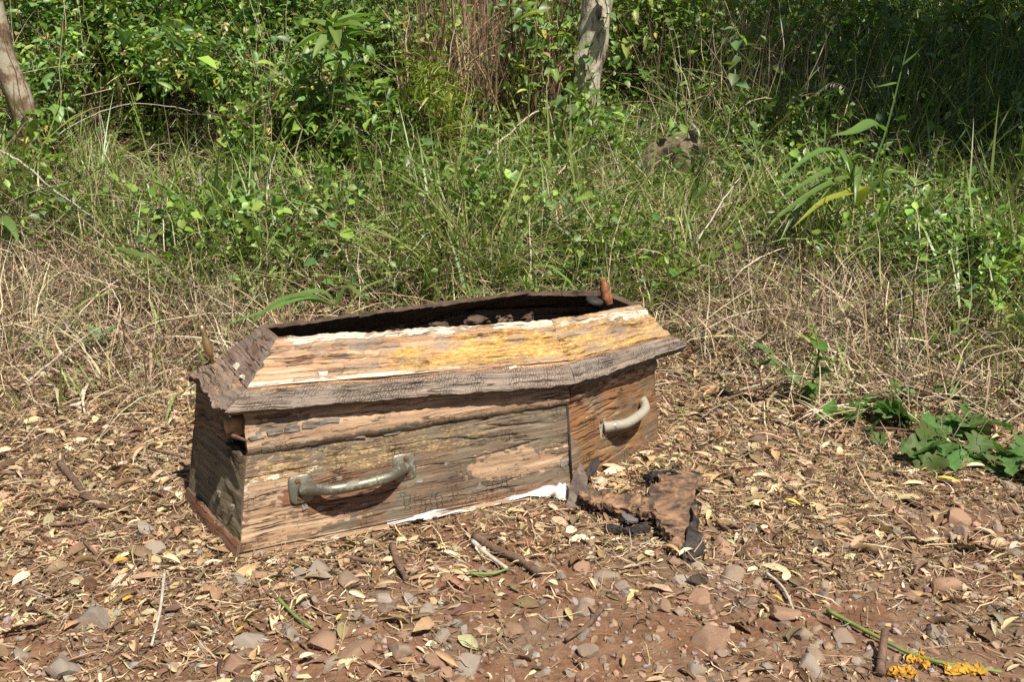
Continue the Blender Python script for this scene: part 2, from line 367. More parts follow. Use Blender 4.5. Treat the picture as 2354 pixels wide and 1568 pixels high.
# ---------------------------------------------------------------- the coffin
CO = Vector((-.17, 2.25, 0))
coffin = bpy.data.objects.new('coffin', None); col.objects.link(coffin); coffin.location = CO
coffin['label'] = 'small weathered wooden coffin with peeling paint, open top and two metal handles'
coffin['category'] = 'coffin'
V3 = Vector
R0 = dict(ff=V3((-.535, 1.842, .0)), fs=V3((.135, 2.167, 0)), fh=V3((.373, 2.464, 0)), bf=V3((-.716, 2.109, 0)), bs=V3((-.115, 2.72, 0)), bh=V3((.24, 2.785, 0)))
R1 = dict(ff=V3((-.521, 1.897, .198)), fs=V3((.123, 2.193, .196)), fh=V3((.346, 2.427, .195)), bf=V3((-.671, 2.079, .198)), bs=V3((-.105, 2.715, .197)), bh=V3((.225, 2.785, .195)))
RT = dict(ff=V3((-.523, 1.915, .285)), fs=V3((.120, 2.212, .262)), fh=V3((.344, 2.44, .25)), bf=V3((-.665, 2.085, .285)), bs=V3((-.105, 2.715, .275)), bh=V3((.225, 2.785, .268)))
R2 = dict(ff=V3((-.550, 1.869, .295)), fs=V3((.138, 2.160, .252)), fh=V3((.431, 2.450, .252)), bf=V3((-.686, 2.099, .295)), bs=V3((-.15, 2.78, .255)), bh=V3((.245, 2.88, .252)))
R3 = dict(ff=V3((-.514, 1.915, .329)), fs=V3((.124, 2.222, .286)), fh=V3((.387, 2.455, .279)), bf=V3((-.620, 2.120, .329)), bs=V3((-.10, 2.72, .286)), bh=V3((.22, 2.80, .279)))
R4 = dict(ff=V3((-.471, 2.017, .404)), fs=V3((.0903, 2.365, .342)), fh=V3((.321, 2.532, .335)), bf=V3((-.523, 2.110, .404)), bs=V3((.044, 2.656, .342)), bh=V3((.247, 2.68, .335)))

def board(name, a, b, c, d, th, nu, nv, mat, W=None, prof=None, rag=(0, 0, 0, 0), seed=0, relief=.0012, parent=coffin, label=None, vein=60, split=.0045):
    """outer face a(bottom, start) b(bottom, end) c(top, end) d(top, start); th grows inwards"""
    a, b, c, d = (np.array(tuple(p)) for p in (a, b, c, d))
    Lu = max(np.linalg.norm(b-a), np.linalg.norm(c-d)); Lv = (np.linalg.norm(d-a)+np.linalg.norm(c-b))/2
    u, v = np.meshgrid(np.linspace(0, 1, nu+1), np.linspace(0, 1, nv+1))
    mu, mv = u*Lu, v*Lv
    r = lambda k, n, f: (fbm(n*f, n*0+seed*3.7+k, seed+k*5, 4)-.5)*2+.5*(vnoise(n*f*6, n*0+k, seed+9)-.5)
    vv = v + (1-v)*rag[0]/Lv*r(0, mu, 14) - v*rag[1]/Lv*np.abs(r(1, mu, 14))
    uu = u + (1-u)*rag[2]/Lu*r(2, mv, 20) - u*rag[3]/Lu*r(3, mv, 20)
    P = ((a[None, None]*(1-uu)[..., None]+b*uu[..., None])*(1-vv)[..., None]+(d[None, None]*(1-uu)[..., None]+c*uu[..., None])*vv[..., None])
    n = np.cross(b-a, d-a); n /= np.linalg.norm(n)
    disp = relief*2*(fbm(mu*7, mv*vein, seed+31, 4)-.5)+relief*2.2*(fbm(mu*11, mv*16, seed+41, 3)-.5)
    sp = fbm(mu*2.6+seed, mv*30, seed+61, 3); disp = disp-split*np.exp(-((sp-.5)/.018)**2)*sstep(.42, .56, fbm(mu*5, mv*9, seed+71, 2))
    if prof is not None: disp = disp+prof(v, u)
    O = P+n*disp[..., None]; I = P-n*th
    nvn = (nu+1)*(nv+1); ix = np.arange(nvn).reshape(nv+1, nu+1)
    q = lambda A: np.stack([A[:-1, :-1], A[:-1, 1:], A[1:, 1:], A[1:, :-1]], -1).reshape(-1, 4)
    F = [q(ix), q(ix)[:, ::-1]+nvn]
    for e in (ix[0, :], ix[-1, ::-1], ix[::-1, 0], ix[:, -1]):
        F.append(np.stack([e[1:], e[:-1], e[:-1]+nvn, e[1:]+nvn], -1))
    F = np.concatenate(F)
    X = np.concatenate([O.reshape(-1, 3), I.reshape(-1, 3)])-np.array(tuple(CO))
    me = mesh_np(name, X, [F], mat=mat)
    su = np.concatenate([mu.ravel(), mu.ravel()])+seed*1.37; sv = np.concatenate([mv.ravel(), mv.ravel()+.4])+seed*.73
    uvl = me.uv_layers.new(name='UVMap'); li = F.ravel()
    uvl.data.foreach_set('uv', np.stack([su[li], sv[li]], -1).astype(np.float32).ravel())
    wa = np.zeros((nv+1, nu+1, 4)); wa[...] = (.3, .2, .3, .2)
    if W: W(wa, u, v)
    at = me.color_attributes.new('W', 'FLOAT_COLOR', 'POINT')
    at.data.foreach_set('color', np.concatenate([wa.reshape(-1, 4)]*2).astype(np.float32).ravel())
    try: me.set_sharp_from_angle(angle=math.radians(40))
    except Exception: pass
    return link(name, me, parent, label=label)
def blob(u, v, cu, cv, ru, rv): return np.exp(-((u-cu)/ru)**2-((v-cv)/rv)**2)
lerp = lambda p, q, k: p.lerp(q, k)

def W_front(w, u, v):
    w[..., 0] = .23+.62*blob(u, v, .82, .42, .19, .18)+.18*blob(u, v, .1, .3, .2, .3)-.22*blob(u, v, .6, .18, .25, .12)-.2*blob(u, v, .85, .85, .25, .2)+.45*blob(u, v, .22, .22, .2, .10)+.35*blob(u, v, .05, .6, .08, .4)+.55*(v < .07)+.3*blob(u, v, .1, .68, .16, .07)
    w[..., 1] = .22+.30*sstep(.45, .8, v)*(1-.45*sstep(.55, .9, u))+.1*blob(u, v, .35, .75, .3, .2)
    w[..., 2] = .15+.8*blob(u, v, .2, .45, .35, .35)+.7*sstep(.2, .05, v)
    w[..., 3] = .24+.12*sstep(.5, .8, v)+.20*blob(u, v, .1, .55, .2, .3)
board('front_panel', R0['ff'], R0['fs'], R1['fs'], R1['ff'], .014, 220, 90, M_wood, W_front, seed=1, relief=.0022, rag=(.002, .003, 0, 0))
def W_lip(w, u, v): w[..., 0] = .95; w[..., 1] = .1; w[..., 2] = .3; w[..., 3] = .30+.25*np.sin(u*31)**2
nl0 = (R0['fs']-R0['ff']).cross(V3((0, 0, 1))).normalized()
board('bottom_edge', R0['ff']+nl0*.004, R0['fs']+nl0*.004, R0['fs'].lerp(R1['fs'], .05)+nl0*.003, R0['ff'].lerp(R1['ff'], .05)+nl0*.003, .012, 160, 6, M_wood, W_lip, seed=23, rag=(.002, .003, 0, 0), relief=.0015, label='pale worn bottom edge of the front panel')
def W_side(w, u, v):
    w[..., 0] = .12+.25*fbm(u*5, v*6, 3); w[..., 1] = .24+.22*blob(u, v, .3, .25, .4, .25); w[..., 2] = .75; w[..., 3] = .10
board('shoulder_panel', R0['fs'], R0['fh'], R1['fh'], R1['fs'], .014, 100, 90, M_head, W_side, seed=2, relief=.0022, rag=(.004, .003, .0, .004))
def W_foot(w, u, v):
    w[..., 0] = .08+.30*sstep(.9, 1, u); w[..., 1] = .12; w[..., 2] = .1+.5*sstep(.9, 1, u); w[..., 3] = .26
fl, fr = R0['bf'], R0['ff']
k0 = .16
board('foot_panel', lerp(fl, R1['bf'], k0), lerp(fr, R1['ff'], k0), R1['ff']+V3((0, 0, -.005)), R1['bf']+V3((0, 0, .0)), .014, 80, 60, M_foot, W_foot, seed=3, relief=.006, vein=14, rag=(0, .01, 0, 0))
nf = (fr-fl).cross(V3((0, 0, 1))).normalized()
def W_base(w, u, v):
    w[..., 0] = .25+.5*sstep(.7, 1, v)*blob(u, v, .55, 1, .3, .6); w[..., 1] = .1; w[..., 2] = .95; w[..., 3] = .16
board('base_board', fl+nf*.010, fr+nf*.010-V3((0, 0, 0)), lerp(fr, R1['ff'], k0+.01)+nf*.006, lerp(fl, R1['bf'], k0+.01)+nf*.006, .02, 80, 16, M_wood, W_base, seed=4, rag=(.003, .006, 0, 0))
def W_dark(w, u, v): w[..., 0] = .1; w[..., 1] = .05; w[..., 2] = .4; w[..., 3] = .05
board('back_panel', R0['bs'], R0['bf'], RT['bf'], RT['bs'], .014, 40, 12, M_wood, W_dark, seed=5)
board('back_panel', R0['bh'], R0['bs'], RT['bs'], RT['bh'], .014, 20, 12, M_wood, W_dark, seed=6)
board('head_panel', R0['fh'], R0['bh'], RT['bh'], RT['fh'], .014, 20, 12, M_wood, W_dark, seed=7)
# mouldings between panel and lid
def W_mould(w, u, v):
    w[..., 0] = .88-.55*blob(u, v, .08, .6, .10, .3)-.75*sstep(.22, .02, v)-.3*blob(u, v, .5, .2, .12, .1)-.3*blob(u, v, .3, .55, .12, .12)
    w[..., 1] = .12+.25*sstep(.75, 1, v); w[..., 2] = .3+.6*sstep(.7, .9, v); w[..., 3] = .06
nlong = (R0['fs']-R0['ff']).cross(V3((0, 0, 1))).normalized(); nshort = (R0['fh']-R0['fs']).cross(V3((0, 0, 1))).normalized()
mprof = lambda v, u: .007*np.sin(np.clip(v*1.15, 0, 1)*math.pi)**.6+.003*np.sin(v*2.2*math.pi)
e = .004
board('moulding', R1['ff']+nlong*e, R1['fs']+nlong*e, RT['fs']+nlong*e, RT['ff']+nlong*e, .014, 180, 26, M_wood, W_mould, mprof, seed=8, rag=(.005, 0, .006, .001), relief=.0018)
def W_mould2(w, u, v):
    W_mould(w, u, v); w[..., 0] = .55-.3*v; w[..., 2] = .8
board('moulding', R1['fs']+nshort*e, R1['fh']+nshort*e, RT['fh']+nshort*e, RT['fs']+nshort*e, .014, 90, 22, M_wood, W_mould2, mprof, seed=9, rag=(.005, 0, .002, .004))
# the broken moulding of the foot end: only a torn strip at the far corner and a dark hollow
board('moulding', R1['bf']+nf*e-V3((0, 0, .01)), lerp(R1['bf'], R1['ff'], .72)+nf*e, lerp(RT['bf'], RT['ff'], .80)+nf*.002, RT['bf']+nf*.002, .012, 50, 18, M_foot, W_dark, None, seed=10, rag=(.012, 0, 0, .02), label='dark broken moulding at the foot end')
# lid rim
def W_rim(w, u, v):
    w[..., 0] = .10+.62*sstep(.72, .93, v)*(.4+.9*fbm(u*9, v*2, 4)); w[..., 1] = .10+.35*sstep(.6, .95, v)*sstep(.2, .7, u)
    w[..., 2] = .15+.7*sstep(.7, .9, v); w[..., 3] = .10+.30*sstep(.8, 1, v)
rprof = lambda v, u: .004*np.sin(v*math.pi)+.0025*np.abs(np.sin(u*24))*(v < .05)
def rim(s, e_, seed, nu, W=W_rim, rag=(.006, .003, 0, 0), th=.016, label=None):
    board('lid_rim', R2[s], R2[e_], R3[e_], R3[s], th, nu, 30, M_rim, W, rprof, seed=seed, rag=rag, relief=.0026, vein=40, label=label)
rim('ff', 'fs', 11, 220); rim('fs', 'fh', 12, 110)
def W_rimf(w, u, v): w[..., 0] = .25+.3*fbm(u*5, v*3, 8); w[..., 1] = .1; w[..., 2] = .55; w[..., 3] = .30
rim('bf', 'ff', 13, 70, W_rimf, rag=(.014, .006, 0, 0))
rim('fh', 'bh', 14, 30); rim('bh', 'bs', 15, 40); rim('bs', 'bf', 16, 80)
# lid bevels
def W_bev(w, u, v):
    w[..., 0] = .45+.3*sstep(.3, 0, u); w[..., 1] = .37+.42*sstep(.15, .5, u)*blob(u, v, .75, .36, .5, .34)+.2*sstep(.5, .9, u)*sstep(.5, .9, v)
    w[..., 2] = .55; w[..., 3] = .22+.55*sstep(.76, .90, v)*(.55+.45*np.sin(u*9)**2)+.55*sstep(.11, .05, v)*sstep(.9, .3, u)+.15*blob(u, v, .08, .5, .1, .5)
bprof = lambda v, u: .004*sstep(.70, .76, v)-.003*sstep(.95, 1, v)+.003*sstep(.16, .10, v)+.0012*np.sin(v*26)
board('lid_bevel', R3['ff'], R3['fs'], R4['fs'], R4['ff'], .014, 220, 66, M_bevel, W_bev, bprof, seed=17, rag=(.001, .010, 0, .0), relief=.0026)
def W_bev2(w, u, v):
    w[..., 0] = .32; w[..., 1] = .58+.06*sstep(.5, 0, v); w[..., 2] = .5; w[..., 3] = .30+.25*sstep(.55, .8, v)*sstep(1, .8, v)+.15*u
board('lid_bevel', R3['fs'], R3['fh'], R4['fh'], R4['fs'], .014, 100, 44, M_bevel, W_bev2, bprof, seed=18, rag=(.004, .004, .003, .004), relief=.003)
def W_bevf(w, u, v): w[..., 0] = .12+.3*sstep(.75, 1, u); w[..., 1] = .04; w[..., 2] = .55; w[..., 3] = .18+.25*sstep(.25, 0, v)
board('lid_bevel', R3['bf'], R3['ff'], R4['ff'], R4['bf'], .014, 60, 50, M_footlid, W_bevf, None, seed=19, rag=(0, .008, .006, 0), relief=.003, vein=25, label='grey brown bevel board of the foot end')
board('lid_bevel', R3['fh'], R3['bh'], R4['bh'], R4['fh'], .014, 30, 20, M_foot, W_dark, None, seed=20)
board('lid_bevel', R3['bs'], R3['bf'], R4['bf'], R4['bs'], .009, 110, 14, M_inner, W_dark, None, seed=21, rag=(0, .03, 0, 0), relief=.003, label='dark rotten bevel board at the back')
board('lid_bevel', R3['bh'], R3['bs'], R4['bs'], R4['bh'], .014, 50, 14, M_inner, W_dark, None, seed=22, rag=(0, .02, 0, 0), relief=.003)
# floor and dark lining
def ngon(name, pts, mat, parent, z=None):
    me = bpy.data.meshes.new(name); P = [tuple(p-CO) for p in pts]
    me.from_pydata(P, [], [list(range(len(P)))]); me.materials.append(mat); return link(name, me, parent)
ngon('floor_board', [R0[k]+V3((0, 0, .012)) for k in ('ff', 'fs', 'fh', 'bh', 'bs', 'bf')], M_inner, coffin)

def slab(name, pts, th, mat, parent=None, sub=2, jit=.003, seed=0, origin=None, **kw):
    """irregular broken plate: top outline pts, thickness th downwards"""
    bm = bmesh.new(); vs = [bm.verts.new(p) for p in pts]; f = bm.faces.new(vs)
    if f.normal.z < 0: bmesh.ops.reverse_faces(bm, faces=[f]); f.normal_update()
    n = f.normal.copy(); ex = bmesh.ops.extrude_face_region(bm, geom=[f]); up = [g for g in ex['geom'] if isinstance(g, bmesh.types.BMVert)]
    bmesh.ops.translate(bm, verts=[v for v in bm.verts if v not in up], vec=(0, 0, -th))
    bmesh.ops.triangulate(bm, faces=bm.faces[:]); bmesh.ops.subdivide_edges(bm, edges=bm.edges[:], cuts=sub, use_grid_fill=True)
    rr = random.Random(seed)
    for v in bm.verts: v.co += V3((rr.gauss(0, jit), rr.gauss(0, jit), rr.gauss(0, jit)))
    bmesh.ops.recalc_face_normals(bm, faces=bm.faces[:])
    o = origin or V3((0, 0, 0))
    for v in bm.verts: v.co -= o
    me = bpy.data.meshes.new(name); bm.to_mesh(me); bm.free(); me.materials.append(mat)
    for p in me.polygons: p.use_smooth = False
    return link(name, me, parent, **kw)
# rotten scraps inside the opening and along its lips
for i, (px, py, s) in enumerate([(905, 752, 30), (1010, 742, 34), (1090, 733, 40), (1160, 728, 28), (700, 752, 40), (1215, 727, 22), (830, 755, 22)]):
    p = at_z(px, py, .335-.05*max(0, (px-640)/600)) ; k = s/2400*2.0
    pts = [p+V3((k*math.cos(a)*(1.0), k*.45*math.sin(a)+k*.4*math.cos(a), random.uniform(-.006, .006)))*random.uniform(.7, 1.2) if False else p+V3((k*math.cos(a)*random.uniform(.7, 1.2), k*.35*math.sin(a)*random.uniform(.7, 1.2)+k*.45*math.cos(a), random.uniform(-.006, .006))) for a in np.linspace(0, 2*math.pi, 8)[:-1]]
    slab('rotten_scrap', [q-CO for q in pts], .012, M_inner if i % 3 else M_bark, coffin, 1, .003, i)
# handles ---------------------------------------------------
def metal(name, base, dirt, amt):
    t = NT(name); co = t.n('TexCoord').outputs['Object']
    n1 = t.noise(co, 55, 6, .7); n2 = t.noise(co, 240, 4, .7)
    m = t.step(n1, .5-amt, .62-amt)
    c = t.mix(m, base, t.mix(n2, tuple(d*.55 for d in dirt), dirt))
    return t.done(t.bsdf(c, t.math('ADD', t.math('MULTIPLY', m, .35), .45), t.math('ADD', n1, n2), .0006, .5, t.math('SUBTRACT', .75, t.math('MULTIPLY', m, .7)), .5))
M_brass = metal('tarnished_metal', (.21, .195, .145), (.25, .25, .19), -.01)
M_brass2 = metal('corroded_metal', (.30, .275, .22), (.42, .375, .29), .12)
M_rust = plain_mat('rusty_screw', [(.3, (.08, .03, .015)), (.55, (.28, .11, .045)), (.8, (.42, .22, .10))], 90, .85, .002)
M_hole = plain_mat('screw_rust', [(.3, (.07, .03, .015)), (.7, (.22, .10, .05))], 60, .9, .001)
def handle(pa, pb, axis, n, mat, plate=(.026, .030), proud=.047, sag=.006, rad=.0110):
    h = bpy.data.objects.new('handle', None); col.objects.link(h); h.parent = coffin; mid = (pa+pb)/2; h.location = mid-CO
    u = (pb-pa).normalized(); v = n.cross(u).normalized(); v = v if v.z > 0 else -v
    def flat(c, ru, rv, th, name, mat_, k=18, pw=2.6, off=.0):
        V, F = [], []
        for r_, z in ((1, 0), (1, th*.6), (.86, th), (0, th*1.1)):
            for i in range(k):
                a = 2*math.pi*i/k; cu = abs(math.cos(a))**(2/pw)*np.sign(math.cos(a)); cv = abs(math.sin(a))**(2/pw)*np.sign(math.sin(a))
                V.append(tuple(c+u*float(ru*r_*cu)+v*float(rv*r_*cv)+n*(off+z)-mid))
        for j in range(3):
            for i in range(k): F.append([j*k+i, j*k+(i+1) % k, (j+1)*k+(i+1) % k, (j+1)*k+i])
        link(name, mesh_np(name, np.array(V), [np.array(F)], mat=mat_), h)
    L = (pb-pa).length
    for p in (pa, pb):
        flat(p, plate[0], plate[1], .0045, 'handle_plate', mat, 20, 4.5)
        for s in (-.55, .6): flat(p+v*plate[1]*s-u*(.006 if p is pa else -.006), .006, .006, .002, 'screw', M_hole, 10, 2, .0045)
    dn = -v
    path = bez([pa+n*.004, pa+u*L*.10+n*proud*.45+dn*.002, pa+u*L*.24+n*proud*.92+dn*sag*.7, pa+u*L*.5+n*proud+dn*sag, pa+u*L*.76+n*proud*.92+dn*sag*.7, pa+u*L*.92+n*proud*.45, pb+n*.004], 7)
    t = np.linspace(-1, 1, len(path)); rr = rad*(1.02+.25*np.abs(t)**2.5+.05*np.array([vnoise(i*.8, 0, 5) for i in range(len(t))]))
    pass
    V, F = tube([V3(p)-mid for p in path], rr, 12); link('handle_bar', mesh_np('handle_bar', V, F, mat=mat), h)
nP = (R0['fs']-R0['ff']).cross(R1['ff']-R0['ff']).normalized(); nS = (R0['fh']-R0['fs']).cross(R1['fs']-R0['fs']).normalized()
handle(on_plane(692, 1124, R0['ff']+nP*.001, nP), on_plane(928, 1074, R0['ff']+nP*.001, nP), None, nP, M_brass)
handle(on_plane(1384, 982, R0['fs']+nS*.001, nS), on_plane(1471, 920, R0['fs']+nS*.001, nS), None, nS, M_brass2, (.018, .029), .042, .006, .0110)
# lid screws ------------------------------------------------
def lathe(name, prof, base, tilt, mat, parent, k=14):
    V, F = [], []; T = Matrix.Rotation(tilt[0], 3, 'X') @ Matrix.Rotation(tilt[1], 3, 'Y')
    for r_, z in prof:
        for i in range(k): V.append(tuple(base-CO+T @ V3((r_*math.cos(2*math.pi*i/k), r_*math.sin(2*math.pi*i/k), z))))
    for j in range(len(prof)-1):
        for i in range(k): F.append([j*k+i, j*k+(i+1) % k, (j+1)*k+(i+1) % k, (j+1)*k+i])
    return link(name, mesh_np(name, np.array(V), [np.array(F)], mat=mat), parent)
M_bronze = metal('old_brass', (.40, .29, .14), (.16, .12, .08), -.03)
lathe('lid_screw', [(0, 0), (.004, 0), (.0035, .022), (.006, .024), (.009, .032), (.0095, .044), (.0085, .058), (.006, .066), (.0055, .08), (.0062, .086), (.004, .094), (0, .095)], at_z(492, 842, .315), (.1, -.18), M_bronze, coffin)
lathe('lid_screw', [(.012, -.01), (.014, .0), (.015, .012), (.012, .02), (.013, .034), (.009, .042), (.007, .05), (.008, .058), (0, .062)], at_z(1396, 690, .335), (0, -.25), M_rust, coffin).__setitem__('label', 'orange rusted lid screw at the head end')
lathe('washer', [(0, .006), (.02, .006), (.024, .0), (.02, -.004)], at_z(1366, 692, .335), (.2, .2), M_char, coffin)
# round dowel end and pale splinter in the broken foot corner
kn = on_plane(531, 982, lerp(R1['ff'], RT['ff'], .45)+nf*.012, nf)
V, F = tube([kn+nf*.012-CO, kn+nf*.008-CO, kn-nf*.05-CO], [.006, .019, .021], 12); link('dowel', mesh_np('dowel', V, F, mat=plain_mat('fresh_wood', [(.3, (.30, .14, .06)), (.6, (.50, .29, .14)), (.8, (.6, .4, .22))], 40, .7, .001)), coffin)
s0 = on_plane(505, 992, R1['ff']+nf*.015, nf); s1 = on_plane(572, 1015, R1['ff']+nf*.018, nf)
V, F = tube([s0-CO, (s0+s1)/2-CO, s1-CO], [.003, .005, .002], 5); link('splinter', mesh_np('splinter', V, F, mat=M_bark), coffin)
# loose scales of wood standing off the boards
def scales(name, spots, p0, n, u, mat, seedk):
    pr = []
    rr = random.Random(seedk)
    for px, py, l, h in spots:
        p = on_plane(px, py, p0, n); l = l/2400*2; h = h/2400*2; v = n.cross(u).normalized(); v = v if v.z > 0 else -v
        K = 6; P = [p+u*(l/2*a*rr.uniform(.75, 1.2))+v*(h/2*b*rr.uniform(.75, 1.2)) for a, b in ((-1, -1), (.1, -1.05), (1, -.9), (1.05, .9), (-.1, 1.1), (-1, .95))]
        o = [rr.uniform(.0015, .006) for _ in P]
        V = np.array([tuple(q+n*a-CO) for q, a in zip(P, o)]+[tuple(q+n*(a-.004)-CO) for q, a in zip(P, o)]+[tuple(p+n*.004-CO)])
        F = np.array([[2*K, i, (i+1) % K] for i in range(K)]); F2 = np.array([[i, i+K, (i+1) % K+K, (i+1) % K] for i in range(K)])
        me = mesh_np(name, V, [F, F2], smooth=False, mat=mat); link(name, me, coffin)
pm = lerp(R1['ff'], RT['ff'], .45)+nlong*.013; ul = (R1['fs']-R1['ff']).normalized()
M_scale = plain_mat('grey_wood_scale', [(.3, (.09, .075, .062)), (.6, (.23, .19, .155)), (.8, (.38, .32, .26))], 45, .9, .003)
scales('wood_scale', [(590, 1005, 34, 9), (632, 992, 36, 12), (670, 985, 34, 16), (713, 975, 40, 14), (755, 970, 50, 12), (690, 1000, 46, 10), (615, 1018, 30, 8), (945, 962, 20, 12), (650, 1018, 40, 9), (815, 1005, 50, 9), (900, 995, 44, 8)], pm, nlong, ul, M_scale, 3)
scales('wood_scale', [(1180, 1055, 10, 16), (1199, 1053, 9, 11), (1100, 1110, 40, 30), (1060, 1100, 30, 20), (960, 1105, 22, 9), (1030, 1062, 26, 18), (780, 1100, 16, 10), (1295, 1062, 20, 26), (1130, 1060, 20, 14), (700, 1165, 12, 14), (735, 1168, 14, 12)], R0['ff'], nP, ul, M_scale, 4)
M_chip = plain_mat('pale_chip', [(.3, (.4, .34, .25)), (.7, (.75, .67, .52))], 60, .8, .001)
nB = (R3['ff']-R3['bf']).cross(R4['bf']-R3['bf']).normalized(); nB = nB if nB.z > 0 else -nB
scales('paint_chip', [(545, 842, 26, 14), (560, 868, 20, 8)], R3['ff'], nB, (R3['ff']-R3['bf']).normalized(), M_chip, 5)
uf = (R0['ff']-R0['bf']).normalized(); nF = (R0['ff']-R0['bf']).cross(R1['bf']-R0['bf']).normalized()
scales('paint_chip', [(497, 1067, 16, 7), (483, 1105, 7, 20), (505, 1135, 20, 12), (537, 1165, 8, 10)], R0['bf'], nF, uf, M_scale, 6)
scales('paint_chip', [(742, 860, 22, 12), (1178, 846, 22, 7)], R3['ff'], ((R3['fs']-R3['ff']).cross(R4['ff']-R3['ff'])).normalized(), ul, M_chip, 8)
# black joint line between front panel and shoulder panel
V, F = tube([R0['fs']+V3((0, 0, .004))+nP*.0005-CO, R1['fs']+nP*.001-CO], [.0035, .003], 5); link('joint_gap', mesh_np('joint_gap', V, F, mat=M_char), coffin)

# ---------------------------------------------------------------- white cloth under the edge
cl = []
front = [(890, 1209), (940, 1200), (990, 1190), (1040, 1179), (1090, 1166), (1135, 1154), (1180, 1149), (1215, 1142), (1245, 1137), (1275, 1142), (1300, 1150), (1312, 1144)]
CV = []
for i, a in enumerate(front):
    A = at_z(a[0], a[1], .006)
    for k in np.linspace(0, 1, 9):
        p = A+V3((-.012, .07, 0))*float(k); p.z = .005+.010*float(np.sin(min(1, k*1.7)*math.pi))+(.016*float(k) if i > 5 else 0)+.005*math.sin(i*2.1+k*7)*math.sin(k*19+i); CV.append(tuple(p))
CV = np.array(CV).reshape(len(front), 9, 3)
ix = np.arange(len(front)*9).reshape(-1, 9); CF = np.stack([ix[:-1, :-1], ix[1:, :-1], ix[1:, 1:], ix[:-1, 1:]], -1).reshape(-1, 4)
link('cloth', mesh_np('cloth', CV.reshape(-1, 3), [CF], mat=plain_mat('white_cloth', [(.3, (.36, .33, .30)), (.55, (.62, .61, .6)), (.75, (.78, .78, .78))], 22, .9, .012)), label='strip of white cloth poking out under the coffin edge', cat='cloth')

# ---------------------------------------------------------------- broken pieces beside the coffin
def ragged(P, n=3, amp=.16):
    for _ in range(n):
        Q = []
        for a, b in zip(P, P[1:]+P[:1]): Q += [a, (a+b)/2+V3((random.gauss(0, 1), random.gauss(0, 1), random.gauss(0, .2)))*(b-a).length*amp]
        P = Q; amp *= .8
    return P
def poly(pxs, z=.03): return [at_z(a, b, zz if False else z+dz) for a, b, dz in pxs]
def ragged_poly(pxs, z=.03): return ragged(poly(pxs, z), 2)
frag = slab('broken_board', ragged_poly([(1482, 1150, .0), (1492, 1122, .006), (1512, 1092, .014), (1548, 1082, .016), (1602, 1092, .010), (1590, 1118, .015), (1600, 1150, .01), (1598, 1205, -.005), (1586, 1284, -.02), (1566, 1272, -.015), (1548, 1230, .0), (1512, 1192, .005)], .026), .014, M_rot, sub=2, jit=.003, seed=3, label='rotten orange brown board fragment with charred edges beside the coffin', cat='board')
slab('charred_edge', ragged_poly([(1478, 1092, 0), (1500, 1083, .0), (1545, 1074, .012), (1608, 1086, .0), (1600, 1098, .0), (1548, 1086, .014), (1505, 1096, .0)], .032), .012, M_char, frag, 2, .0018, 4)
slab('charred_edge', ragged_poly([(1598, 1150, .006), (1606, 1160, 0), (1600, 1215, -.02), (1590, 1290, -.03), (1572, 1280, -.02), (1580, 1215, .003)], .034), .012, M_char, frag, 2, .0018, 5)
slab('broken_board', ragged_poly([(1338, 1122, 0), (1420, 1138, .01), (1492, 1146, .015), (1508, 1180, .01), (1468, 1172, .005), (1388, 1158, 0), (1336, 1140, 0)], .03), .016, M_rot, sub=2, jit=.003, seed=6, label='narrow brown rotten board lying between coffin and orange fragment', cat='board')
slab('wood_shard', ragged_poly([(1388, 1205, 0), (1430, 1212, .002), (1486, 1200, .004), (1494, 1214, 0), (1460, 1224, 0), (1420, 1216, 0)], .013), .008, M_char, sub=2, jit=.0015, seed=7, label='small charred black shard in front of the rotten boards', cat='wood shard')
slab('wood_shard', ragged_poly([(1436, 1170, .006), (1460, 1172, .006), (1466, 1194, .0), (1442, 1200, 0), (1430, 1188, 0)], .02), .006, plain_mat('grey_shard', [(.3, (.08, .07, .07)), (.7, (.17, .15, .14))], 30, .8, .002), sub=2, jit=.001, seed=8, label='flat grey shard leaning on the charred black shard', cat='wood shard')
wp = at_z(1322, 1160, .0)
slab('wood_wedge', [wp+V3(p) for p in ((-.02, -.01, .0), (.028, -.012, .004), (.026, .012, .06), (.012, .03, .088), (.0, .02, .07), (-.012, .006, .03))], .012, plain_mat('grey_brown_wedge', [(.3, (.08, .06, .048)), (.6, (.2, .155, .12)), (.8, (.3, .24, .2))], 45, .9, .003), sub=2, jit=.0016, seed=9, label='grey brown wooden wedge leaning on the coffin corner', cat='wood wedge')
slab('wood_shard', [at_z(1345, 1100, .03)+V3(p) for p in ((0, 0, 0), (.02, .01, .012), (.035, .03, .03), (.03, .04, .04), (.008, .02, .02))], .008, M_char, sub=2, jit=.001, seed=10, label='black splinter standing against the shoulder panel near its joint', cat='wood shard')

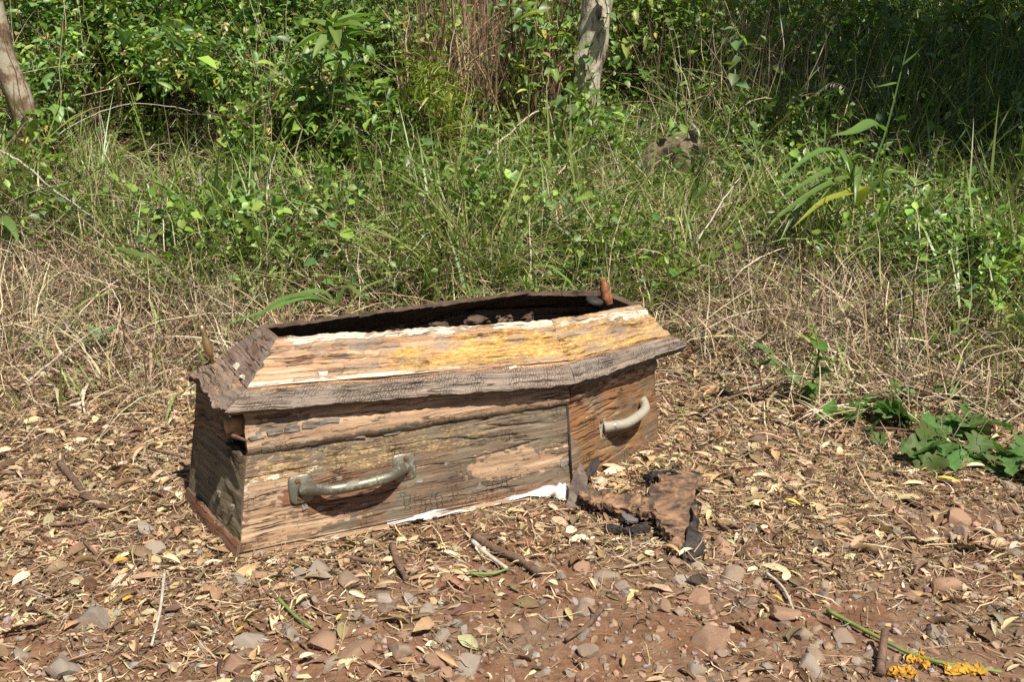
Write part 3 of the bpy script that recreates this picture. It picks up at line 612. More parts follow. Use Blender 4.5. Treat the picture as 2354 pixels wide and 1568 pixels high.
# ---------------------------------------------------------------- zones on the ground (1 = full)
def zones(x, y):
    px, py = project(x, y, terrain(x, y))
    n = fbm(x*2.2, y*2.2, 77)-.5; n2 = fbm(x*7, y*7, 78)-.5
    edge = np.interp(px, [0, 300, 470, 700, 1500, 1620, 1900, 2354], [740, 760, 720, 690, 690, 770, 860, 900])+n*160
    litter = sstep(-70, 60, py-edge)
    straw = np.exp(-((py-np.interp(px, [0, 450, 800, 1500, 1800, 2354], [680, 660, 520, 560, 700, 780]))/np.interp(px, [0, 450, 1500, 2354], [190, 190, 190, 170]))**2)*(.65+.9*n)+.35*(py < 650)*(.6+n)
    green = sstep(60, -80, py-np.interp(px, [0, 200, 420, 1400, 1560, 1700, 2000, 2100, 2354], [600, 600, 710, 720, 700, 640, 660, 820, 860])-n*120)
    green = green*(.8+1.3*n2)*np.interp(px, [0, 300, 1500, 1650, 2000, 2354], [.6, .95, .85, .55, .7, 1.2])
    hol = sstep(1.0, .6, np.sqrt(((px-375)/200)**2+((py-385)/105)**2)); straw = straw*(1-.85*hol); green = green*(1-.92*hol)
    bare = np.exp(-((px-2200)/230)**2-((py-1200)/85)**2)+.9*np.exp(-((px-1480)/260)**2-((py-1480)/75)**2)+.7*np.exp(-((px-1900)/170)**2-((py-1440)/60)**2)
    front = 1-.62*sstep(1230, 1380, py)*sstep(520, 760, px)*(1-.35*sstep(1500, 1900, px))
    litter = litter*np.clip(1-bare, 0, 1)*front*(.68+2.2*n)
    dist = np.clip((np.asarray(y)-1.3)/2, 0, 1)
    return np.clip(litter, 0, 1.3), np.clip(straw, 0, 1.3), np.clip(green, 0, 1.5), np.clip(bare, 0, 1), px, py
_hull = [R0[k] for k in ('ff', 'fs', 'fh', 'bh', 'bs', 'bf')]
def in_coffin(x, y, m=0.0):
    ok = np.ones(len(x), bool); c = sum(_hull, V3((0, 0, 0)))/6
    for i in range(6):
        a, b = _hull[i], _hull[(i+1) % 6]; ex, ey = b.x-a.x, b.y-a.y; L = math.hypot(ex, ey)
        ok &= ((x-a.x)*-ey+(y-a.y)*ex)/L > -m  # m metres outside still counts as inside
    return ok
def sample(n, y0, y1, which, pad=.25):
    """n points, kept with probability = zone"""
    n = int(n*1.27); out = []; have = 0   # the cover runs on past the frame
    while have < n:
        m = n*3
        y = y0+(y1-y0)*np.sqrt(rng.random(m)) if y0 < 2 else y0+(y1-y0)*rng.random(m)
        x = (rng.random(m)*2-1)*(y*.5+pad+.5)
        z = zones(x, y); k = rng.random(m) < z[which]/1.3
        k &= ~in_coffin(x, y, .008)
        out.append(np.stack([x[k], y[k]], -1)); have += k.sum()
    p = np.concatenate(out)[:n]
    return np.column_stack([p, terrain(p[:, 0], p[:, 1])])
def pick(cols, n, var=.2):
    c = np.array(cols)[rng.integers(0, len(cols), n)]
    return np.clip(c*(1+rng.normal(0, var, (n, 1)))*(1+rng.normal(0, .06, (n, 3))), .004, 1)
STRAW = [(.50, .41, .27), (.58, .49, .34), (.38, .28, .17), (.28, .19, .12), (.52, .41, .27), (.19, .125, .08), (.32, .22, .13)]
LITT = [(.54, .40, .23), (.50, .36, .20), (.60, .46, .28), (.42, .28, .155), (.66, .53, .34), (.27, .17, .095), (.16, .095, .055), (.46, .31, .17), (.33, .21, .115), (.20, .125, .072), (.25, .15, .08), (.14, .085, .05)]
GREEN = [(.16, .26, .045), (.20, .31, .06), (.11, .20, .04), (.25, .34, .08), (.17, .28, .09), (.27, .30, .09)]
LEAF = [(.10, .20, .035), (.135, .25, .05), (.075, .15, .04), (.19, .30, .055), (.12, .22, .075), (.26, .37, .07)]

# ---------------------------------------------------------------- ground litter
def litter():
    parts = []
    w1 = lambda t: .13*math.sin(math.pi*min(1, t*1.02))**.8
    tmpl = [leaf_template(w1, 4, .25, .22, 1, arch=.9), leaf_template(lambda t: .10*math.sin(math.pi*t)**.7, 4, .5, .4, 1, arch=.95), leaf_template(lambda t: .20*math.sin(math.pi*t)**.9, 4, .3, .2, 1, arch=.9, wav=.3), leaf_template(lambda t: .075*math.sin(math.pi*t)**.7, 6, .8, .9, 1, arch=1.0), leaf_template(lambda t: .24*(math.sin(math.pi*t)**.5), 3, .2, .1, 1, arch=.9, wav=.5)]
    for i, n in enumerate((20000, 9000, 6500, 3500, 30000)):
        p = sample(n, 1.25, 4.3, 0); k = len(p)
        p[:, 2] += rng.uniform(-.003, .007, k)*(.3+1.4*fbm(p[:, 0]*6, p[:, 1]*6, 12))
        R = rotmats(rng.uniform(0, 2*np.pi, k), rng.normal(.0, .16, k), rng.normal(0, .55, k))
        s = rng.lognormal(math.log((.021, .020, .032, .022, .0095)[i]), .42, k).clip(.005, .06)
        parts.append(scatter(tmpl[i][0], tmpl[i][1], p, R, s, pick(LITT, k, .26)))
    # thin bits of stem and leaf rib
    p = sample(95000, 1.25, 4.3, 0); k = len(p); p[:, 2] += rng.uniform(.0, .009, k)
    parts.append(blades(p, rng.lognormal(math.log(.028), .6, k).clip(.008, .18), rng.uniform(.0008, .0026, k), rng.uniform(0, 2*np.pi, k), rng.normal(1.53, .12, k), rng.normal(.05, .35, k), pick(LITT+STRAW, k, .28), 3, sway=.35))
    V, F, C = merge(parts)
    link('leaf_litter', mesh_np('leaf_litter', V, keep_out(V, F), C, mat=M_straw), kind='stuff', label='layer of small dry leaves and stem bits covering the dirt', cat='leaf litter')
litter()

# ---------------------------------------------------------------- straw and grass
def tufts(nc, per, y0, y1, which, rad):
    c = sample(nc, y0, y1, which, .3); k = rng.poisson(per, nc).clip(3); i = np.repeat(np.arange(nc), k); n = len(i)
    a = rng.uniform(0, 6.28, n); r = rad*np.sqrt(rng.random(n)); x = c[i, 0]+r*np.cos(a); y = c[i, 1]+r*np.sin(a)
    return i, np.column_stack([x, y, terrain(x, y)]), a+rng.normal(0, .7, n)
def straw():
    parts = []
    p = sample(40000, 2.3, 6.4, 1, .3); k = len(p); p[:, 2] += rng.uniform(0, .05, k)
    flat = rng.random(k) < .7
    th = np.where(flat, rng.normal(1.38, .25, k), rng.normal(.8, .35, k))
    L = rng.lognormal(math.log(.13), .5, k).clip(.03, .45)
    parts.append(blades(p, L, rng.uniform(.0016, .0042, k), rng.uniform(0, 2*np.pi, k), th, rng.normal(.5, .5, k), pick(STRAW, k, .25), 4, sway=.15))
    i, p, a = tufts(1500, 16, 2.7, 6.2, 1, .05); k = len(p); tc = pick(STRAW, 1500, .2)[i]
    parts.append(blades(p, rng.lognormal(math.log(.2), .4, k).clip(.05, .55), rng.uniform(.002, .0045, k), a, np.abs(rng.normal(.55, .35, k)), rng.normal(1.0, .5, k), tc*(1+rng.normal(0, .2, (k, 1))), 5, sway=.1))
    p = sample(1300, 2.6, 6.2, 1, .3); k = len(p); p[:, 2] += rng.uniform(0, .08, k)
    parts.append(blades(p, rng.uniform(.2, .6, k), rng.uniform(.0025, .005, k), rng.uniform(0, 2*np.pi, k), rng.normal(1.2, .35, k), rng.normal(.4, .6, k), pick([(.58, .5, .36), (.62, .54, .40), (.36, .27, .18), (.25, .17, .11)], k, .15), 6, sway=.14))
    p = sample(3200, 2.5, 6.2, 1, .3); k = len(p); p[:, 2] += rng.uniform(0, .07, k)
    parts.append(blades(p, rng.uniform(.08, .28, k), rng.uniform(.005, .011, k), rng.uniform(0, 2*np.pi, k), rng.normal(1.3, .3, k), rng.normal(.5, .8, k), pick([(.50, .40, .24), (.36, .26, .15), (.60, .50, .33), (.24, .16, .095)], k, .2), 5, sway=.12))
    p = sample(5000, 2.5, 4.6, 1, .3); k = len(p)
    parts.append(blades(p, rng.uniform(.05, .2, k), rng.uniform(.003, .008, k), rng.uniform(0, 2*np.pi, k), np.abs(rng.normal(.6, .4, k)), rng.normal(.8, .6, k), pick([(.20, .27, .07), (.26, .30, .10), (.15, .22, .05)], k, .2), 4))
    # straw between the green blades
    p = sample(13000, 2.8, 6.4, 2, .3); k = len(p); p[:, 2] += rng.uniform(.02, .16, k)
    parts.append(blades(p, rng.lognormal(math.log(.11), .5, k).clip(.03, .4), rng.uniform(.0018, .0045, k), rng.uniform(0, 2*np.pi, k), rng.normal(1.25, .4, k), rng.normal(.4, .7, k), pick(STRAW, k, .22), 4, sway=.2))
    V, F, C = merge(parts)
    link('dry_grass', mesh_np('dry_grass', V, keep_out(V, F), np.clip(C, .01, 1), mat=M_straw), kind='stuff', label='tangle of dry straw coloured grass on the bank', cat='dry grass')
straw()
def grass():
    parts = []
    i, p, a = tufts(1500, 26, 2.7, 7.0, 2, .065); k = len(p); tc = pick(GREEN, 1500, .22)[i]; ts = rng.lognormal(.05, .3, 1500)[i]
    parts.append(blades(p, (rng.lognormal(math.log(.23), .35, k)*ts).clip(.06, .6), rng.uniform(.003, .008, k)*ts, a, np.abs(rng.normal(.4, .3, k)), rng.normal(1.2, .6, k), tc*(1+rng.normal(0, .18, (k, 1))), 5, tipc=(.26, .27, .09)))
    p = sample(14000, 2.7, 7.2, 2, .3); k = len(p)
    parts.append(blades(p, rng.lognormal(math.log(.12), .4, k).clip(.04, .35), rng.uniform(.003, .006, k), rng.uniform(0, 2*np.pi, k), np.abs(rng.normal(.5, .4, k)), rng.normal(.9, .6, k), pick(GREEN, k, .22), 4))
    i, p, a = tufts(800, 9, 2.9, 6.6, 2, .05); k = len(p); tc = pick(GREEN+[(.2, .31, .10)], 800, .2)[i]
    parts.append(blades(p, rng.uniform(.12, .36, k), rng.uniform(.007, .015, k), a, np.abs(rng.normal(.4, .25, k)), rng.uniform(.6, 2.0, k), tc, 6))
    # herb leaves between the blades, in patches
    for wf, n, sz, rr_ in ((lambda t: .38*math.sin(math.pi*t)**.6, 21000, .026, .4), (lambda t: .24*math.sin(math.pi*t**.8)**.8, 11000, .042, .4)):
        tv, tf = leaf_template(wf, 3, .2, .15, 1)
        p = sample(n*2, 2.7, 6.6, 2, .3); q = fbm(p[:, 0]*2.8, p[:, 1]*2.8, 61+n); p = p[q > .51]; q = q[q > .51]; k = len(p); p[:, 2] += rng.random(k)*(.06+2.0*(q-.51)).clip(0, .34)
        parts.append(scatter(tv, tf, p, rotmats(rng.uniform(0, 6.28, k), rng.normal(.2, .5, k), rng.normal(0, .5, k)), rng.lognormal(math.log(sz), rr_, k).clip(.01, .065), pick(LEAF+BRIGHT, k, .25)))
    V, F, C = merge(parts)
    link('grass', mesh_np('grass', V, keep_out(V, F), np.clip(C, .01, 1), mat=M_leaf), kind='stuff', label='green grass and small herbs growing on the bank', cat='grass')
BRIGHT = [(.19, .32, .055), (.24, .36, .08)]
grass()

# ---------------------------------------------------------------- thicket behind
HOLLOW = at_d(360, 305, 5.0)
def hollow_ok(P):
    q = (P-np.array(tuple(HOLLOW)))/np.array([.40, .68, .26]); q2 = (P-np.array(tuple(at_d(870, 300, 4.95))))/np.array([.13, .5, .2]); return ((q**2).sum(1) > 1) & ((q2**2).sum(1) > 1)
def clump(P, f, seed, cut):
    return fbm(P[:, 0]*f+P[:, 2]*.7*f, P[:, 2]*f*1.1-P[:, 1]*.6*f, seed, 3) > cut
ovate = lambda t: .34*math.sin(math.pi*t**.75)**.85
def leaf_cloud(c, r, n, size, cols, asp=1.0, seed=0, shell=.45, holes=True):
    d = rng.normal(0, 1, (n, 3)); d /= np.linalg.norm(d, axis=1)[:, None]
    rad = rng.random(n)**shell*(1+.12*rng.normal(0, 1, n))
    lump = .75+.5*fbm(d[:, 0]*2+seed, d[:, 2]*2+d[:, 1], seed, 3)
    P = np.array(tuple(c))+d*(rad*lump)[:, None]*np.array(r)
    k = hollow_ok(P) & (P[:, 2] > terrain(P[:, 0], P[:, 1])+.01)
    if holes: k &= clump(P, 5.0, seed+200, .47)
    P = P[k]; n = len(P)
    R = rotmats(rng.uniform(0, 6.28, n), rng.normal(-.15, .5, n), rng.normal(0, .5, n))
    s = rng.lognormal(math.log(size*.85), .42, n); S = np.stack([s, s*asp, s], -1)
    C = pick(cols, n, .2)*(.75+.6*fbm(P[:, 0]*4+seed, P[:, 2]*4, seed+9, 2))[:, None]
    return P, R, S, C
TV, TF = leaf_template(ovate, 3, .22, .18, 1); TV2, TF2 = leaf_template(lambda t: .17*math.sin(math.pi*t**.8)**.8, 4, .3, .25, 1)
BR = [(.15, .27, .05), (.21, .34, .06), (.12, .22, .045), (.29, .40, .075)]
shrubs = [  # px, py, dist, rx, rz, leaf count, leaf size, aspect, palette, label
    (170, 60, 5.6, .75, .50, 3200, .044, .9, LEAF, 'leafy shrub in the upper corner above the brown leaning stem'),
    (430, 50, 5.7, .75, .48, 3200, .040, .9, LEAF, 'dense dark shrub directly above the shaded hollow'),
    (660, 60, 5.6, .50, .45, 2400, .046, .8, LEAF, 'shrub with bright leaves at the upper edge beside the tall pale weed'),
    (230, 170, 5.05, .40, .26, 1800, .040, .9, LEAF, 'shrub with small leaves at the near corner of the hollow roof'),
    (500, 170, 5.05, .40, .26, 1900, .040, .9, LEAF, 'shrub with small bright leaves over the far side of the hollow'),
    (640, 330, 4.75, .26, .26, 1500, .042, .9, BR, 'low bright green shrub at the near side of the hollow'),
    (150, 335, 4.8, .22, .2, 900, .052, .9, BR, 'low broad leaved shrub under the brown leaning stem'),
    (760, 260, 4.85, .26, .34, 1600, .042, .9, LEAF, 'shrub wrapped around the foot of the tall pale weed'),
    (890, 120, 5.3, .42, .44, 2400, .042, .9, LEAF, 'shrub behind the tall pale weed'),
    (860, 310, 4.75, .22, .22, 1300, .038, .8, LEAF, 'dark shrub right beside the feathery one'),
    (965, 270, 4.75, .22, .26, 2200, .050, .20, [(.21, .27, .04), (.16, .22, .035), (.27, .30, .06)], 'feathery yellow green shrub beside the brown thicket'),
    (1232, 120, 5.15, .20, .42, 700, .046, .9, LEAF, 'shrub with grey green leaves touching the pale trunk'),
    (1500, 10, 5.7, .36, .28, 1000, .042, .9, [(.18, .28, .055), (.14, .23, .05), (.25, .33, .07)], 'light green shrub hanging beyond the pale trunk'),
    (1600, 150, 5.6, .28, .38, 800, .042, .9, LEAF, 'thin shrub between the pale trunk and the shade'),
]
for i, (px, py, D, rx, rz, n, s, asp, pal, lab) in enumerate(shrubs):
    c = at_d(px, py, D); base = V3((c.x, c.y, float(terrain(c.x, c.y))))
    root = bpy.data.objects.new('shrub', None); col.objects.link(root); root.location = base
    root['label'] = lab; root['category'] = 'shrub'; root['group'] = 'shrubs of the thicket'
    P, R, S, C = leaf_cloud(c, (rx*1.08, .42, rz*1.08), int(n*1.9), s, pal, asp, i*7)
    dd = rng.random(len(P)) < .07; C[dd] = pick([(.42, .30, .14), (.5, .42, .12), (.25, .15, .08)], dd.sum(), .2)
    m2 = rng.random(len(P)) < .4; S[m2] *= 1.25
    V, F, C = merge([scatter(TV, TF, (P-np.array(tuple(base)))[~m2], R[~m2], S[~m2], C[~m2]), scatter(TV2, TF2, (P-np.array(tuple(base)))[m2], R[m2], S[m2], C[m2])])
    link('foliage', mesh_np('foliage', V, F, C, mat=M_leaf), root, kind='stuff')
    st = []
    for k in range(16):
        e = c+V3((random.uniform(-rx, rx)*.9, random.uniform(-.35, .35), random.uniform(-.2, 1)*rz)); m = base.lerp(e, .5)+V3((random.uniform(-.12, .12), 0, random.uniform(0, .12)))
        v, f = tube(bez([base+V3((random.uniform(-.2, .2)*rx, random.uniform(-.2, .2), 0))-base, m-base, e-base], 4), np.linspace(.006, .002, 9), 4, False); st.append((v, f, np.zeros((len(v), 3))))
    V, F, C = merge(st); link('branches', mesh_np('branches', V, F, mat=M_brownstem), root)
def undergrowth():
    parts = []
    # leaf mass that fills the bank behind the shrubs
    n = 90000
    x = rng.uniform(-5, 5.4, n); y = rng.uniform(5.3, 9.6, n); h = rng.random(n)**1.1*(.55+.6*fbm(x*1.3, y*1.3, 55))*(1+.5*sstep(7, 9, y))
    z = terrain(x, y)+h; P = np.stack([x, y, z], -1)
    px, py = project(x, y, z)
    k = clump(P, 4.0, 321, .46) & hollow_ok(P) & ~((px > 1000) & (px < 1300) & (rng.random(n) < .75)) & ~((px > 1620) & (y < 7.2) & (rng.random(n) < .6)); P = P[k]; n = len(P)
    parts.append(scatter(TV, TF, P, rotmats(rng.uniform(0, 6.28, n), rng.normal(-.1, .5, n), rng.normal(0, .5, n)), rng.lognormal(math.log(.05), .3, n), pick(LEAF, n, .25)))
    V, F, C = merge(parts)
    link('undergrowth', mesh_np('undergrowth', V, F, C, mat=M_leaf), kind='stuff', label='mass of leafy undergrowth filling the bank behind', cat='undergrowth')
    # dry stalks standing in it
    parts = []
    def stalks(n, x0, x1, y0, y1, l0, l1, lean, cols, wd=(.004, .008)):
        x = rng.uniform(x0, x1, n); y = rng.uniform(y0, y1, n); p = np.stack([x, y, terrain(x, y)+rng.uniform(0, .35, n)], -1)
        px, py = project(x, y, p[:, 2]+.2); p = p[hollow_ok(p) & ~((px > 1285) & (px < 1410) & (y < 5.35)) & ~((px > 210) & (px < 540) & (y < 5.6) & (rng.random(n) < .85))]; n = len(p)
        parts.append(blades(p, rng.uniform(l0, l1, n), rng.uniform(*wd, n), rng.uniform(0, 6.28, n), np.abs(rng.normal(0, lean, n)), rng.normal(.4, .5, n), pick(cols, n, .2), 6, sway=.12))
    stalks(1900, -.55, .45, 4.8, 6.2, .2, .8, .4, [(.24, .15, .09), (.32, .22, .13), (.18, .10, .06), (.40, .30, .19)])
    stalks(1300, -3.0, -.2, 4.5, 5.4, .2, .8, .8, STRAW, (.0025, .0045))
    stalks(450, .6, 1.5, 4.7, 6.4, .25, .7, .6, STRAW, (.003, .005))
    stalks(420, 1.0, 3.8, 4.8, 7.5, .25, .7, .8, [(.3, .24, .13), (.42, .34, .2), (.2, .14, .08)], (.003, .005))
    V, F, C = merge(parts)
    link('dry_stalks', mesh_np('dry_stalks', V, F, C, mat=M_straw), kind='stuff', label='dry brown stalks standing among the thicket', cat='dry stalks')
undergrowth()
def shade_grass():
    n = 26000; x = rng.uniform(.75, 4.8, n); y = rng.uniform(4.7, 8.6, n); z = terrain(x, y); px, py = project(x, y, z)
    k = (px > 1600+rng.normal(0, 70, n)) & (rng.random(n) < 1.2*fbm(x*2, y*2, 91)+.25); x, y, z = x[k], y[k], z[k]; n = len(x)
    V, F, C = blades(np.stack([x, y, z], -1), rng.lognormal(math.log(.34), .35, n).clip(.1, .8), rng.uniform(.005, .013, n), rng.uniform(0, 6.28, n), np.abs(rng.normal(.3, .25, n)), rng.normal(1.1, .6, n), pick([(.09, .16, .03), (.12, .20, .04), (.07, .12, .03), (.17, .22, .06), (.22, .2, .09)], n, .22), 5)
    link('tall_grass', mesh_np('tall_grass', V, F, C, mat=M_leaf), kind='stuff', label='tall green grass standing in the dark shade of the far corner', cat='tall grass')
shade_grass()

# ---------------------------------------------------------------- trunks, stone, wire
def bark_mat(name, stops, sc_):
    t = NT(name); v = t.n('TexCoord').outputs['Object']
    a = t.noise(t.scale(v, (1, 1, .35)), sc_, 6, .7); b = t.noise(v, sc_*.28, 4, .6)
    c = t.ramp(a, stops); c = t.mix(t.step(b, .48, .6), c, t.mix(.6, c, (.50, .46, .34)))
    return t.done(t.bsdf(c, .92, a, .012, .9, spec=.15))
M_lichen = bark_mat('lichen_bark', [(.34, (.05, .04, .03)), (.46, (.26, .215, .16)), (.56, (.55, .49, .38)), (.75, (.74, .68, .56))], 30)
M_brownbark = bark_mat('brown_bark', [(.3, (.05, .032, .02)), (.5, (.17, .11, .07)), (.75, (.34, .24, .15))], 34)
def crown(name, parent, c, r, n, size, base):
    P, R, S, C = leaf_cloud(c, r, n, size, LEAF, 1, 3, .5, False)
    V, F, C = scatter(TV, TF, P-np.array(tuple(base)), R, S, C); link(name, mesh_np(name, V, F, C, mat=M_leaf), parent, kind='stuff')
def trunk(name, pts, rad, mat, label, cat, crown_=None, k=14):
    base = V3(pts[0]); root = bpy.data.objects.new(name, None); col.objects.link(root); root.location = base; root['label'] = label; root['category'] = cat
    path = bez(pts, 8); rr = np.interp(np.linspace(0, 1, len(path)), np.linspace(0, 1, len(rad)), rad)
    V, F = tube([V3(p)-base for p in path], rr, k)
    nn = np.array([fbm(v[2]*9+v[0]*30, v[1]*30, 4) for v in V[:len(path)*k]])
    ctr = np.repeat(np.array([tuple(V3(p)-base) for p in path]), k, 0); V[:len(path)*k] = ctr+(V[:len(path)*k]-ctr)*(.82+.36*nn)[:, None]
    link('trunk', mesh_np('trunk', V, F, mat=mat), root)
    if crown_:
        c, r, n, s = crown_
        lim = []
        for j in range(9):
            e = V3(c)+V3((random.uniform(-1, 1)*r[0]*.7, random.uniform(-1, 1)*r[1]*.7, random.uniform(-.4, .7)*r[2])); s0_ = V3(path[-1-random.randrange(5)])
            v, f = tube(bez([s0_-base, s0_.lerp(e, .5)+V3((0, 0, .15))-base, e-base], 4), np.linspace(rad[-1]*.6, .01, 9), 6, False); lim.append((v, f, np.zeros((len(v), 3))))
        V, F, C = merge(lim); link('limbs', mesh_np('limbs', V, F, mat=mat), root)
        crown('crown', root, c, r, n, s, base)
    return root
D = 5.2; b = at_d(1345, 285, D); b.z = float(terrain(b.x, b.y))
trunk('tree', [b-V3((0, 0, .1)), at_d(1342, 200, D), at_d(1362, 100, D), at_d(1372, 0, D), at_d(1372, -150, D), at_d(1360, -420, D+.2)], [.085, .075, .075, .072, .07, .06], M_lichen, 'pale lichen covered tree trunk rising out of the dry grass', 'tree', ((b.x+.1, D+.9, 3.1), (.9, .8, .6), 1300, .09))
D2 = 4.55; b2 = at_d(72, 285, D2); b2.z = float(terrain(b2.x, b2.y))
trunk('leaning_tree', [b2-V3((0, 0, .1)), at_d(50, 240, D2), at_d(22, 170, D2), at_d(2, 100, D2), at_d(-30, -60, D2)], [.055, .05, .046, .044, .04], M_brownbark, 'brown leaning tree stem at the far corner of the thicket', 'tree')
def rock_mesh(seed, sub=3, flat=.75, lump=.35, ang=.0):
    bm = bmesh.new(); bmesh.ops.create_icosphere(bm, subdivisions=sub, radius=1)
    rr = random.Random(seed); pl = [(V3((rr.gauss(0, 1), rr.gauss(0, 1), rr.gauss(0, 1))).normalized(), rr.uniform(.5, .85)) for _ in range(13)]
    for v in bm.verts:
        p = v.co.copy()
        for n, d in pl:
            k = p.dot(n)
            if k > d: p -= n*(k-d)*.97
        q = p*1.6
        a = float(fbm(q.x+seed*3.1, q.y+q.z*1.3, seed, 3))-.5
        v.co = p*(1+lump*a)*1.15; v.co.z *= flat
    me = bpy.data.meshes.new('stone'); bm.to_mesh(me); bm.free()
    for p in me.polygons: p.use_smooth = True
    try: me.set_sharp_from_angle(angle=math.radians(40))
    except Exception: pass
    return me
M_moss = plain_mat('mossy_stone', [(.3, (.06, .046, .028)), (.5, (.16, .125, .08)), (.75, (.31, .25, .17))], 6, .95, .02)
big = rock_mesh(90, 4, 1.0, .5); big.materials.append(M_moss)
g = at_d(1528, 385, 4.55); o = link('boulder', big, None, g+V3((0, .05, -.02)), 'rounded mossy boulder half hidden by dry grass', 'boulder'); o.scale = (.19, .16, .20)
wz = .0
V, F = tube(bez([at_d(1000, 125, 5.55), at_d(1250, 150, 5.5), at_d(1372, 163, 5.42), at_d(1560, 172, 5.5), at_d(2000, 165, 5.7), at_d(2500, 160, 5.9)], 8), .0025, 5)
link('fence_wire', mesh_np('fence_wire', V, F, mat=plain_mat('old_wire', [(.3, (.12, .1, .09)), (.7, (.3, .28, .26))], 40, .6, .001, .5)), None, None, 'thin rusty fence wire running past the pale trunk', 'wire')
# tree added out of view to shade the far corner; crown above the frame
tb = V3((4.6, 4.3, float(terrain(4.6, 4.3))))
trunk('tree', [tb-V3((0, 0, .1)), tb+V3((-.1, .0, 1.0)), tb+V3((-.5, -.1, 2.2)), tb+V3((-.9, -.1, 3.0))], [.16, .13, .11, .09], M_brownbark, 'unseen tree added beyond the frame edge to shade the far corner', 'tree', ((4.05, 4.25, 3.5), (2.25, 2.1, .8), 13000, .11))

# ---------------------------------------------------------------- stones
pxy = [ # px, py, half width px, label
 (222, 1442, 58, 'large smooth grey brown stone bedded in litter below the coffin foot'), (1398, 1335, 36, 'rounded grey stone among litter below the brown stick'), (750, 1485, 50, 'flat brown stone near the lower edge below the coffin handle'),
 (665, 1465, 36, 'square brown stone beside the flat brown stone'), (920, 1505, 38, 'grey angular stone at the lower edge of the dirt patch'), (1335, 1310, 30, 'dull brown stone beside the rounded grey stone'),
 (2170, 1480, 26, 'upright tan stone near the orange lichen'), (1945, 1262, 24, 'flat grey stone at the border of the bare dirt'), (2218, 1308, 20, 'small pale stone in the litter below the bare dirt'),
 (885, 1380, 26, 'grey stone in the dirt below the coffin middle'), (1840, 1470, 28, 'tan stone in the gravel near the lower edge'), (540, 1540, 50, 'broad brown stone cut by the lower edge'),
 (150, 1555, 55, 'brown stone cut by the lower edge under the large smooth stone'), (1350, 1390, 26, 'pale split stone between two brown stones'), (1283, 1418, 20, 'small brown oval stone standing on edge'),
 (940, 1385, 24, 'brown stone next to the grey stone in the dirt'), (1740, 1345, 22, 'grey pebble beside the sticks of the litter'), (2110, 1590, 40, 'grey stone beside the orange lichen'),
 (1860, 1540, 40, 'large tan stone at the lower edge among gravel'), (1720, 1400, 26, 'flat brown stone in the gravel'), (600, 1325, 30, 'grey stone just below the coffin foot corner'), (690, 1330, 26, 'reddish stone below the coffin foot corner')]
rocks = []
for i in range(15):
    me = rock_mesh(i, 3, random.uniform(.55, .85), .3); me.materials.append(M_stones[i % 3]); rocks.append(me)
def put_stone(i, p, s, label, group):
    o = link('stone', rocks[i % 15], None, p, label, 'stone', group)
    o.scale = (s, s*random.uniform(.65, .95), s*random.uniform(.7, 1)); o.rotation_euler = (random.uniform(-.3, .3), random.uniform(-.3, .3), random.uniform(0, 6.28)); return o
taken = []
for i, (px, py, hw, lab) in enumerate(pxy):
    p = on_ground(px, py); s = hw/FPX*p.y*1.0; p.z += s*.04; put_stone(i, p, s, lab, 'named stones of the foreground'); taken.append((p.x, p.y, s))
def stone_field(n, smin, smax):
    out = []
    while len(out) < n:
        y = 1.3+2.0*random.random()**1.5; x = (random.random()*2-1)*(y*.5+.1)
        px, py = project(x, y, 0); 
        dens = .12+.9*float(sstep(1150, 1420, py))*float(np.interp(px, [0, 500, 900, 2354], [.5, .7, 1, 1.3]))+.8*float(np.exp(-((px-2050)/250)**2-((py-1230)/120)**2))
        if random.random() > dens/2 or in_coffin(np.array([x]), np.array([y]), .05)[0] or py < 1060: continue
        s = min(smax, smin*math.exp(abs(random.gauss(0, .75))))
        if any((x-a)**2+(y-b)**2 < (.7*(s+c))**2 for a, b, c in taken): continue
        taken.append((x, y, s)); out.append((x, y, s))
    return out
def where(px, py):
    if py < 1290: return 'around the bare dirt beside the cut branch' if px > 1550 else 'close to the coffin'
    if px < 620: return 'in the litter below the coffin foot'
    if px < 1250: return 'in the red dirt below the coffin handle'
    if px < 1750: return 'in the dirt below the rotten board'
    return 'in the gravel near the orange crust'
for i, (x, y, s) in enumerate(stone_field(275, .008, .033)):
    k = random.randrange(15); px, py = project(x, y, 0)
    put_stone(k, V3((x, y, float(terrain(x, y))+s*.04)), s, ('small grey stone ', 'small brown stone ', 'small reddish stone ')[k % 3]+where(px, py), 'small loose stones')
GS = [(.26, .18, .13), (.30, .24, .19), (.22, .15, .11), (.34, .22, .15), (.28, .25, .22)]
def gravel():
    y = 1.3+2.2*rng.random(5200)**1.4; x = (rng.random(5200)*2-1)*(y*.5+.1); px, py = project(x, y, 0*x)
    k = rng.random(5200) < .15+.85*sstep(1120, 1400, py)*np.interp(px, [0, 700, 2354], [.5, .9, 1.1])+.5*np.exp(-((px-2150)/300)**2-((py-1230)/120)**2)
    k &= ~in_coffin(x, y, .02) & (py > 1020); x, y = x[k], y[k]; n = len(x)
    bm = bmesh.new(); bmesh.ops.create_icosphere(bm, subdivisions=1, radius=1); tv = np.array([tuple(v.co) for v in bm.verts])*[1, .8, .6]; tv *= 1+rng.normal(0, .12, (len(tv), 1)); tf = np.array([[v.index for v in f.verts] for f in bm.faces]); bm.free()
    P = np.stack([x, y, terrain(x, y)+.001], -1)
    V, F, C = scatter(tv, [tf], P, rotmats(rng.uniform(0, 6.28, n), rng.normal(0, .5, n), rng.normal(0, .5, n)), rng.lognormal(math.log(.0055), .4, n).clip(.002, .012), pick(GS, n, .18))
    link('gravel', mesh_np('gravel', V, F, C, smooth=False, mat=M_grav), kind='stuff', label='fine gravel scattered over the red dirt', cat='gravel')
gravel()
